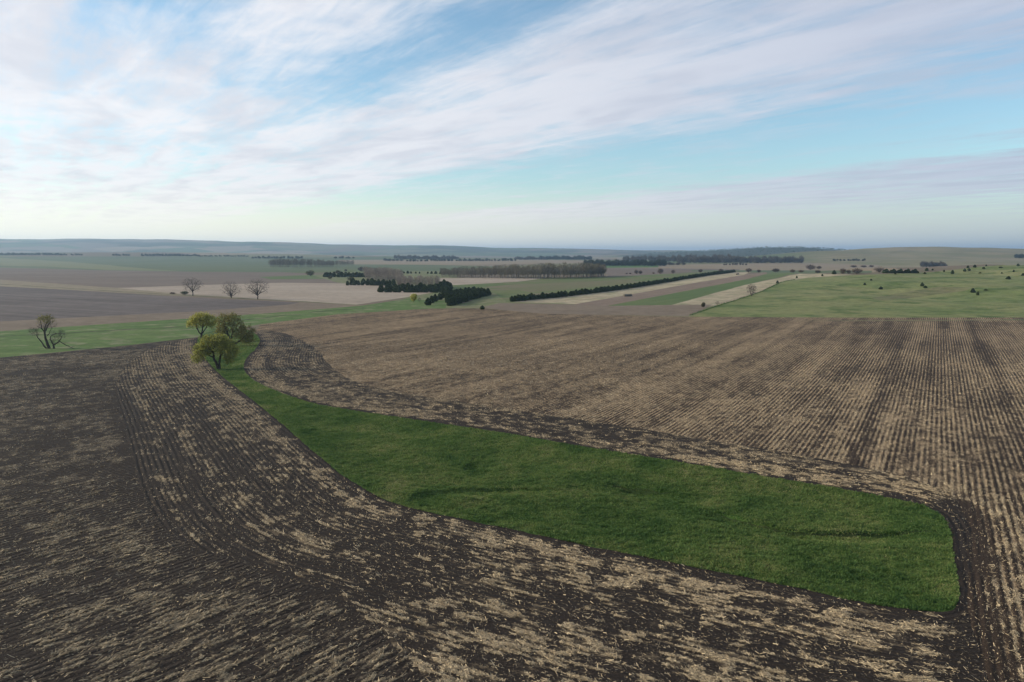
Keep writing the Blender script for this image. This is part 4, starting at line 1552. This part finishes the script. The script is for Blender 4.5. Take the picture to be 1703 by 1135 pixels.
def stuff_trees(name, label, items, protos, mat):
    """many far trees that read as one mass: one mesh"""
    V, F = [], []
    b = 0
    zz = height0(np.array([q[0] for q in items]), np.array([q[1] for q in items]))
    for i, (x, y, h, wf) in enumerate(items):
        v0, f0, h0 = protos[i % len(protos)]
        a = (i * 2.399) % 6.283
        s = h / h0
        z = zz[i]
        vv = np.empty_like(v0)
        vv[:, 0] = (v0[:, 0] * math.cos(a) - v0[:, 1] * math.sin(a)) * s * wf + x
        vv[:, 1] = (v0[:, 0] * math.sin(a) + v0[:, 1] * math.cos(a)) * s * wf + y
        vv[:, 2] = v0[:, 2] * s + z - 0.1
        V.append(vv)
        F.append(f0 + b)
        b += len(v0)
    o = mesh_np(name, np.vstack(V), np.vstack(F), mat)
    o['kind'] = 'stuff'
    o['label'] = label
    o['category'] = 'trees'
    return o


cp = [(np.array(m[3].v), np.array(m[3].f), 5.0) for m in CED]
if len(specs) > 300:
    stuff_trees('distant_cedars', 'far dark cedars filling the backs of the groves and the end of the long row', [(q[1], q[2], q[3], q[4]) for q in specs[300:]], cp, ML_CEDAR)
print('cedars', len(specs))


# ---- bare wood trees (groves): five crowns, reused
def grove_meshes(seed, h=12.0, w=5.5, n=230, leaf=False):
    g = np.random.default_rng(seed)
    tr, cr = Geo(), Geo()
    tr.tube([(0, 0, -0.3), (0.1 * g.normal(), 0.1 * g.normal(), h * 0.35), (0.2 * g.normal(), 0.2 * g.normal(), h * 0.8)], [0.22, 0.16, 0.05], 4)
    for k in range(9):
        a = 2 * math.pi * g.random()
        z0 = h * (0.22 + 0.45 * g.random())
        out = w / 2 * (0.5 + 0.5 * g.random())
        z1 = min(h * 0.97, z0 + h * (0.22 + 0.25 * g.random()))
        e = np.array([math.cos(a) * out, math.sin(a) * out, z1])
        m = np.array([math.cos(a) * out * 0.45, math.sin(a) * out * 0.45, (z0 + z1) / 2])
        tr.tube([(0, 0, z0), m, e], [0.09, 0.06, 0.025], 3)
    for k in range(n):
        t = g.random()
        a = 2 * math.pi * g.random()
        zz = h * (0.30 + 0.66 * t)
        prof = math.sqrt(max(0.0, 1 - ((t - 0.45) / 0.62) ** 2))
        q = w / 2 * prof * math.sqrt(g.random())
        p = np.array([q * math.cos(a), q * math.sin(a), zz])
        d = unit(np.array([math.cos(a) * 0.5, math.sin(a) * 0.5, 0.9]) + 0.45 * g.normal(size=3))
        ln = 0.9 + 1.3 * g.random()
        cr.ribbon(p - d * ln / 2, p + d * ln / 2, 0.07 + 0.08 * g.random(), unit(np.cross(d, rand_unit(g))))
    both = Geo()
    both.join(tr)
    both.join(cr)
    return tr, cr, both


MB_GROVE = bark_mat('grove_bark', (0.17, 0.15, 0.13))
MB_GROVE_TW = bark_mat('grove_twigs', (0.125, 0.112, 0.084), (0.65, 0.65, 0.7), (1.3, 1.35, 1.15))
MB_PALE_TW = bark_mat('pale_grove_twigs', (0.24, 0.205, 0.175), (0.75, 0.75, 0.78), (1.2, 1.2, 1.15))
MB_FARWOOD = bark_mat('far_wood', (0.085, 0.078, 0.066))
MB_FARDARK = bark_mat('far_dark_trees', (0.030, 0.040, 0.022))
MB_INNER = bark_mat('inner_wood', (0.12, 0.106, 0.082))
GRV = []
for i in range(5):
    tr, cr, both = grove_meshes(500 + i)
    GRV.append((tr.mesh('trunk', MB_GROVE), cr.mesh('crown', MB_GROVE_TW), both, cr.mesh('crown', MB_PALE_TW), cr.mesh('crown', ML_GREENISH)))
gp = [(np.array([tuple(p) for p in q[2].v]), np.array(q[2].f), 12.0) for q in GRV]
gspecs = []


def grove(front, back_m, rows, gap, h, label, group, seed, kind=1, hvar=0.4, wide=1.0):
    """trees behind the photo line front, rows deep over back_m metres"""
    g = random.Random(seed)
    P = np.array([at(*p[:2]) for p in front])
    hs = [p[2] if len(p) > 2 else 1.0 for p in front]
    seg = np.hypot(*np.diff(P, axis=0).T)
    tot = seg.sum()
    n = int(tot / gap)
    cum = np.concatenate([[0], np.cumsum(seg)])
    for r in range(rows):
        for i in range(n + 1):
            s = min(tot, max(0, (i + 0.5 * (r % 2) + g.gauss(0, 0.22)) * tot / n))
            x, y = np.interp(s, cum, P[:, 0]), np.interp(s, cum, P[:, 1])
            hm = np.interp(s, cum, hs)
            k = 1 + (back_m * r / max(1, rows - 1) + g.gauss(0, 1.0)) / math.hypot(x, y)
            hh = h * hm * (1 - hvar / 2 + hvar * g.random())
            gspecs.append((hh / math.hypot(x, y) / (1 + 0.35 * r), x * k, y * k, hh, wide * (0.85 + 0.4 * g.random()),
                           label + ', ' + ('left', 'middle', 'right')[min(2, int(3 * s / tot))] + (' third, front edge' if r == 0 else ' third, inside'), group, kind))


grove([(734, 461.5, 0.6), (770, 462.5, 0.72), (830, 463, 0.82), (880, 464, 0.95), (930, 463.8, 1.03), (975, 462.5, 1.0), (1004, 460.5, 0.85)], 55, 5, 4.6, 15.5,
      'tall bare tree in the big brown wood right of centre', 'trees of the big brown wood', 1, 1, 0.5, 1.15)
grove([(607, 464, 1.0), (640, 466, 1.0), (668, 468, 0.9)], 40, 4, 4.5, 12.5, 'thin grey bare tree in the left half of the grey grove', 'grey grove trees, left part', 2, 3)
grove([(612, 472.5, 0.9), (660, 473, 0.95), (672, 474, 0.9)], 14, 2, 4.5, 9.5, 'thin grey bare tree right behind the second cedar row', 'grey grove trees behind the second cedar row', 3, 3)
grove([(662, 480, 0.9), (700, 480.5, 1.0), (728, 480, 0.95)], 26, 4, 4.2, 10.5, 'pale grey bare tree in the right half of the grey grove', 'grey grove trees, right part', 4, 3, 0.2)
grove([(449, 444.3, 0.85), (480, 445, 1.0), (530, 444.8, 0.95), (555, 444, 0.7)], 60, 4, 6.5, 17.5, 'bluish bare tree in the far wood on the left', 'trees of the far left wood', 5, 1)
grove([(558, 443.3, 1.0), (588, 442, 0.9)], 20, 1, 4.6, 14.0, 'slender far tree in the line beside the far left wood', 'slender trees beside the far left wood', 6, 3, 0.3, 0.7)
gspecs.sort(key=lambda q: -q[0])
for i, (s, x, y, h, wf, lab, grp, kind) in enumerate(gspecs[:290]):
    m = GRV[i % 5]
    sc = h / 12.0
    t = thing('grove_tree', lab, 'tree', (x, y, hz1(x, y) - 0.05), (i * 2.399) % 6.28, grp, (sc * wf, sc * wf, sc))
    part('trunk', m[0], t)
    part('crown', m[3 if kind == 3 else 1], t)
print('grove trees', len(gspecs))
if len(gspecs) > 290:
    stuff_trees('inner_grove_trees', 'bare trees deeper inside the woods seen only as a brown mass', [(q[1], q[2], q[3], q[4]) for q in gspecs[290:]], gp, MB_INNER)

# ---- single far bushes and trees along the field edges: column, row, height px, width px, kind, label
FAR = [(287, 489.5, 3, 9, 1, 'low bare bush at the left end of the field margin beside the three bare trees'),
       (307, 490.5, 6, 12, 0, 'dark low bush left of the leftmost margin tree'),
       (516, 459, 9, 14, 2, 'rounded greenish bush alone on the brown field left of the groves'),
       (543, 458.5, 6, 8, 1, 'bare bush at the left end of the far cedar row'),
       (562, 456.5, 7, 10, 2, 'pale greenish tree behind the far cedar row'),
       (575, 452, 4, 5, 1, 'small dark bare tree behind the far cedar row'),
       (583, 467.5, 7, 12, 2, 'greenish bush between the far and second cedar rows'),
       (549, 464.5, 5, 7, 2, 'pale bush below the left end of the far cedar row'),
       (601, 452, 8, 12, 1, 'bare tree rising behind the right end of the far cedar row'),
       (1058, 456, 7, 7, 1, 'left bush of the touching pair beyond the long cedar row'),
       (1065, 456, 6, 7, 1, 'right bush of the touching pair beyond the long cedar row'),
       (1098.5, 455.8, 9, 10, 1, 'largest round bush beyond the long cedar row'),
       (1119.5, 455.5, 6.5, 7, 1, 'round bush right of the largest one beyond the long cedar row'),
       (1042, 456.3, 2.4, 4, 1, 'tiny bush at the left end of the line beyond the long cedar row'),
       (1048, 456.3, 2.4, 4, 1, 'second tiny bush at the left of the line beyond the long cedar row'),
       (1087, 455.6, 2.2, 5, 1, 'tiny bush just left of the largest round one'),
       (1165, 453.6, 5.5, 8, 1, 'bush half hidden by the upper part of the long cedar row'),
       (1199, 452.5, 5, 8, 1, 'bush behind the far end of the long cedar row'),
       (1245, 453.6, 7, 10, 1, 'pointed bush right of the far end of the long cedar row'),
       (1262, 453.4, 4.5, 7, 1, 'small dome-shaped bush at the top of the crop strips'),
       (1290, 453, 6, 12, 1, 'wide brown bush at the top of the green crop strip'),
       (1318, 454, 5.5, 8, 1, 'bush at the upper right corner of the crop strips'),
       (1332, 453.5, 4, 9, 1, 'low wide bush right of the crop strips'),
       (1348, 449, 8, 15, 1, 'big grey bush clump on the far pale field'),
       (1362, 448, 5, 8, 1, 'small grey bush right of the big far clump'),
       (1360, 454.5, 4.5, 9, 1, 'low brown bush below the big far clump'),
       (1402, 455.8, 8.5, 10, 1, 'brown bare tree right of the round black-green cedar'),
       (1411.5, 455.5, 6, 7, 1, 'smaller bare tree between the two brown ones on the pasture edge'),
       (1425, 455.8, 8.5, 15, 1, 'wide brown bare tree, right one on the pasture edge'),
       (1462, 453.5, 9, 17, 3, 'pale grey bare tree at the left end of the short cedar row'),
       (1420, 445.2, 3.5, 10, 1, 'far grey bush line left part above the brown bare trees'),
       (1436, 445.2, 3.5, 9, 1, 'far grey bush line middle part above the brown bare trees'),
       (1449, 445.0, 3.5, 8, 1, 'far grey bush line right part above the brown bare trees')]


def bush_meshes(seed, n=430):
    g = np.random.default_rng(seed)
    st, cr = Geo(), Geo()
    for k in range(7):
        a = 2 * math.pi * g.random()
        o = 0.25 + 0.3 * g.random()
        st.tube([(0, 0, -0.05), (math.cos(a) * o * 0.4, math.sin(a) * o * 0.4, 0.35), (math.cos(a) * o * 0.8, math.sin(a) * o * 0.8, 0.75)], [0.03, 0.022, 0.01], 3)
    for k in range(n):
        v = rand_unit(g)
        q = g.random() ** 0.4
        p = np.array([v[0] * q * 0.5, v[1] * q * 0.5, 0.52 + v[2] * q * 0.46])
        d = unit(v + np.array([0, 0, 0.7]) + 0.4 * g.normal(size=3))
        ln = 0.14 + 0.16 * g.random()
        cr.ribbon(p - d * ln / 2, p + d * ln / 2, 0.026 + 0.024 * g.random(), unit(np.cross(d, rand_unit(g))))
    return st, cr


BUSH = [bush_meshes(700 + i) for i in range(4)]
BM = {}
MB_BUSH = bark_mat('bush_twigs', (0.090, 0.068, 0.056), (0.8, 0.8, 0.8), (1.2, 1.15, 1.1))
for i, (px, py, hp, wp, kind, lab) in enumerate(FAR):
    x, y = at(px, py)
    s = math.hypot(x, y) / FPX
    st, cr = BUSH[i % 4]
    mt = {0: ML_CEDAR, 1: MB_BUSH, 2: ML_GREENISH, 3: MB_PALE_TW}[kind]
    key = (i % 4, kind)
    if key not in BM:
        BM[key] = (st.mesh('stems', MB_GROVE), cr.mesh('crown', mt))
    t = thing('bush' if hp < 8 else 'small_tree', lab, 'bush' if hp < 8 else 'tree', (x, y, hz1(x, y) - 0.05), i * 1.7, None, (wp * s, wp * s, hp * s))
    part('trunk', BM[key][0], t)
    part('crown', BM[key][1], t)

# ---- distant tree lines, each one mass
bp = [(np.array([tuple(p) for p in q[1].v])[::1], np.array(q[1].f), 1.0) for q in BUSH]


def treeline(x0, x1, py, h, label, depth=1, dark=True, gapf=0.55, seed=1, name='distant_tree_line', y1=None, dist=None):
    g = random.Random(seed)
    a = np.array(at(x0, py))
    b = np.array(at(x1, py if y1 is None else y1))
    if dist:
        a, b = np.array([(x0 - 851.5) / FPX * dist, dist]), np.array([(x1 - 851.5) / FPX * dist, dist])
    ln = np.hypot(*(b - a))
    n = int(max(6, min(90, ln / (h * gapf))))
    it = []
    for r in range(depth):
        for i in range(n + 1):
            if g.random() < 0.08:
                continue
            q = a + (b - a) * (i + g.gauss(0, 0.3)) / n
            k = 1 + (r * h * 0.9 + g.gauss(0, h * 0.2)) / np.hypot(*q)
            w = max(ln / n * 1.5, h * 0.8) if gapf < 1 else h
            hh = h * (0.6 + 0.6 * g.random())
            it.append((q[0] * k, q[1] * k, hh, w / hh))
    stuff_trees(name, label, it, [(v * np.array([1, 1, 1]), f, 1.0) for v, f, _ in bp], MB_FARDARK if dark else MB_FARWOOD)


DARKWOOD = True
treeline(-60, 100, 425.0, 10, 'dark tree line on the far left skyline below the blue hills', 2, True, 0.7, 1)
treeline(100, 136, 425.2, 8, 'short tree line right of the leftmost skyline one', 1, True, 0.7, 2)
treeline(190, 212, 426.3, 10, 'very short far tree line in the gap on the left', 1, True, 0.7, 3)
treeline(236, 330, 426.6, 10, 'dark far tree line above the green field on the left', 2, True, 0.7, 4)
treeline(330, 412, 427.4, 7, 'thin far tree line continuing right of the dark left one', 1, True, 0.7, 5)
treeline(420, 502, 430.6, 11, 'long thin shelterbelt above the far left wood', 1, True, 0.7, 6)
treeline(556, 588, 430.4, 10, 'thin short shelterbelt above the slender trees', 1, True, 0.7, 7)
treeline(640, 668, 434.6, 11, 'far bushes and a tall tree beyond the pinkish field', 1, True, 0.9, 8)
treeline(658, 760, 431.8, 17, 'blue-grey wood in the far centre left', 2, False, 0.6, 9)
treeline(678, 712, 435.4, 9, 'short dark shelterbelt in the far centre', 1, True, 0.6, 10)
treeline(719, 856, 434.8, 11, 'long dark straight shelterbelt in the far centre', 1, True, 0.55, 11)
treeline(858, 905, 432.5, 15, 'bluish farm grove right of the long far shelterbelt', 2, False, 0.6, 12)
treeline(900, 980, 432.5, 18, 'blue-green rolling wood in the far centre right', 3, True, 0.6, 13)
treeline(974, 1104, 443.0, 14, 'dark wood with a green edge in front of the hills, right of centre', 4, True, 0.55, 14)
treeline(1104, 1135, 441.4, 9, 'thin line of slender far trees right of the dark wood', 1, False, 0.9, 15)
treeline(1040, 1210, 435.5, 22, 'grey valley wood at the foot of the wooded hill', 2, False, 0.5, 16)
treeline(1130, 1330, 438.2, 20, 'blue-grey tree belt along the foot of the wooded hill', 3, False, 0.5, 17)
treeline(1205, 1240, 441.6, 6, 'tiny bush row on the far pale field', 1, False, 1.0, 18)
treeline(1385, 1432, 435.0, 7, 'dark cedar speckles on the grassy far hill', 3, True, 2.2, 19, dist=2300)
treeline(1532, 1568, 445.0, 13, 'bluish thicket in the draw behind the pasture ridge', 2, False, 0.7, 20, dist=1750)
treeline(1686, 1760, 428.0, 16, 'dark blue wood at the right edge below the skyline', 3, True, 0.5, 21, dist=2500)
# woods on the far wooded hill
g = random.Random(5)
it = []
tries = 0
while len(it) < 900 and tries < 30000:
    tries += 1
    px = g.uniform(1050, 1500)
    d = g.uniform(4300, 6600)
    x, y = (px - 851.5) / FPX * d, d
    wv_ = float(np.clip(gb(np.array([x]), np.array([y]), 1235, 5400, 1.25, 560, 900) + gb(np.array([x]), np.array([y]), 1130, 5800, 1.1, 420, 800) + gb(np.array([x]), np.array([y]), 1335, 5000, 1.0, 330, 700) + gb(np.array([x]), np.array([y]), 1425, 5200, 1.1, 420, 700), 0, 1)[0])
    if wv_ + 0.8 * (float(fbm(np.array([x / 260]), np.array([y / 260]), 91, 4)[0]) - 0.5) > 0.5:
        it.append((x, y, 7 + 6 * g.random(), 1.5))
small = [(v[:4 * 90], f[:90], 1.0) for v, f, _ in bp]
stuff_trees('hillside_woodland', 'dark blue-green woodland covering the far hill on the right', it, small, ML_CEDAR)

# ------------------------------------------------------------------ pasture fence
FL = [(1148, 525), (1195, 508.5), (1255, 489.5), (1299, 470), (1322, 465.5)]
FP = np.array([at(*p) for p in FL])
seg = np.hypot(*np.diff(FP, axis=0).T)
cum = np.concatenate([[0], np.cumsum(seg)])
fx, fy, fz = FP[0][0], FP[0][1], ground_z(*FP[0])
fence = thing('wire_fence', 'wire fence with weathered posts running up the left edge of the pasture', 'fence', (fx, fy, fz))
pg = Geo()
pg.tube([(0, 0, -0.3), (0, 0, 0.7), (0.01, 0, 1.35)], [0.09, 0.085, 0.08], 6)
pg.f.append(tuple(range(12, 18)))
pm = pg.mesh('post', MAT_POST)
tops = []
N = int(cum[-1] / 5.0)
for i in range(N + 1):
    s = cum[-1] * i / N
    x, y = np.interp(s, cum, FP[:, 0]), np.interp(s, cum, FP[:, 1])
    z = ground_z(x, y)
    tops.append((x - fx, y - fy, z - fz))
    o = part('post', pm, fence)
    o.location = tops[-1]
    o.rotation_euler = (0.04 * math.sin(i * 7.1), 0.05 * math.cos(i * 3.3), i)
wire_m = bark_mat('rusty_wire', (0.10, 0.08, 0.07))
for hh in (0.35, 0.75, 1.15):
    w = Geo()
    w.tube([(a, b, c + hh) for a, b, c in tops], [0.012] * len(tops), 3)
    part('wire', w.mesh('wire', wire_m), fence)
# weeds under the fence and beside the field margin
wx_, wy_ = [], []
gg = np.random.default_rng(77)
s = gg.random(2600) * cum[-1]
wx_ = np.interp(s, cum, FP[:, 0]) + gg.normal(0, 0.35, len(s))
wy_ = np.interp(s, cum, FP[:, 1]) + gg.normal(0, 0.35, len(s))
blades('fence_weeds', wx_, wy_, gg, 3.2, 3.0, 'dark rank weeds growing under the pasture fence', -0.25)

# ------------------------------------------------------------------ hay bales
def bale_mat():
    g = NT('weathered_hay')
    p = g.obj()
    n = g.noise(p, 6.0, 5, 0.7)
    n2 = g.noise(p, 1.2, 3, 0.5)
    col = g.mix(n, (0.10, 0.085, 0.062), (0.21, 0.185, 0.14))
    col = g.mix(g.step(n2, 0.4, 0.7), col, (0.15, 0.14, 0.12))
    return g.diffuse(col, g.bump(n, 0.06), 0.95, 0.05)


def bale_geo(seed):
    g = np.random.default_rng(seed)
    q = Geo()
    n, r, w = 22, 0.85, 1.5
    rings_ = [(-w / 2, 0.0), (-w / 2 + 0.02, r * 0.45), (-w / 2, r * 0.9), (-w / 2 + 0.08, r), (-w / 4, r * 1.02), (0, r * 0.99), (w / 4, r * 1.02), (w / 2 - 0.08, r), (w / 2, r * 0.9), (w / 2 - 0.02, r * 0.45), (w / 2, 0.0)]
    for xx, rr in rings_:
        for k in range(n):
            a = 2 * math.pi * k / n
            rad = rr * (1 + 0.025 * g.normal())
            zz = max(rad * math.sin(a), -r * 0.90)        # settled flat underneath
            q.v.append(np.array([xx + 0.012 * g.normal(), rad * math.cos(a) * 1.04, zz + r * 0.88]))
    for i in range(len(rings_) - 1):
        for k in range(n):
            k2 = (k + 1) % n
            q.f.append((i * n + k, i * n + k2, (i + 1) * n + k2, (i + 1) * n + k))
    return q


HAY = bale_mat()
BALE = [bale_geo(800 + i).mesh('hay_bale', HAY) for i in range(3)]
HAY_END = bark_mat('fresh_hay', (0.20, 0.145, 0.075))


def bale_row(p0, p1, n, label, group, labels=None):
    a, b = np.array(at(*p0)), np.array(at(*p1))
    d = (b - a) / np.hypot(*(b - a))
    rz = math.atan2(d[1], d[0])
    for i in range(n):
        q = a + d * (i * 1.56)
        o = bpy.data.objects.new('hay_bale', BALE[i % 3])
        C.objects.link(o)
        o.location = (q[0], q[1], hz1(q[0], q[1]) - 0.03)
        o.rotation_euler = (0, 0, rz)
        o['label'] = label if labels is None else labels[i]
        o['category'] = 'hay bale'
        o['group'] = group


bale_row((1038.5, 493.4), (1055, 492.6), 5, '', 'hay bales in the near row on the brown strip',
         ['leftmost round hay bale of the near row on the brown strip', 'second round hay bale from the left in the near row', 'middle round hay bale of the near row on the brown strip',
          'second round hay bale from the right in the near row', 'rightmost round hay bale of the near row on the brown strip'])
bale_row((1225, 457.4), (1239, 453.8), 22, 'weathered round hay bale in the far row at the end of the long cedar row', 'hay bales in the far row')

# ------------------------------------------------------------------ haze
hb = bpy.data.meshes.new('haze')
h, z0, z1 = 27500.0, float(V3[:, 2].min()) - 1.5, float(max(V3[:, 2].max(), CAM_H) + 25.0)
hb.from_pydata([(-h, -h, z0), (h, -h, z0), (h, h, z0), (-h, h, z0), (-h, -h, z1), (h, -h, z1), (h, h, z1), (-h, h, z1)], [],
               [(0, 3, 2, 1), (4, 5, 6, 7), (0, 1, 5, 4), (1, 2, 6, 5), (2, 3, 7, 6), (3, 0, 4, 7)])
hm = bpy.data.materials.new('haze')
hm.use_nodes = True
hn = hm.node_tree
hn.nodes.clear()
ho = hn.nodes.new('ShaderNodeOutputMaterial')
hv = hn.nodes.new('ShaderNodeVolumePrincipled')
hv.inputs['Color'].default_value = (0.50, 0.73, 1.0, 1)
hv.inputs['Density'].default_value = HAZE_DENSITY
hv.inputs['Anisotropy'].default_value = 0.4
hn.links.new(hv.outputs[0], ho.inputs['Volume'])
hb.materials.append(hm)
hz_o = bpy.data.objects.new('haze', hb)
hz_o['kind'] = 'stuff'
hz_o['label'] = 'pale blue haze over the far country'
C.objects.link(hz_o)
print('terrain verts', len(V3), 'z', V3[:, 2].min(), V3[:, 2].max())
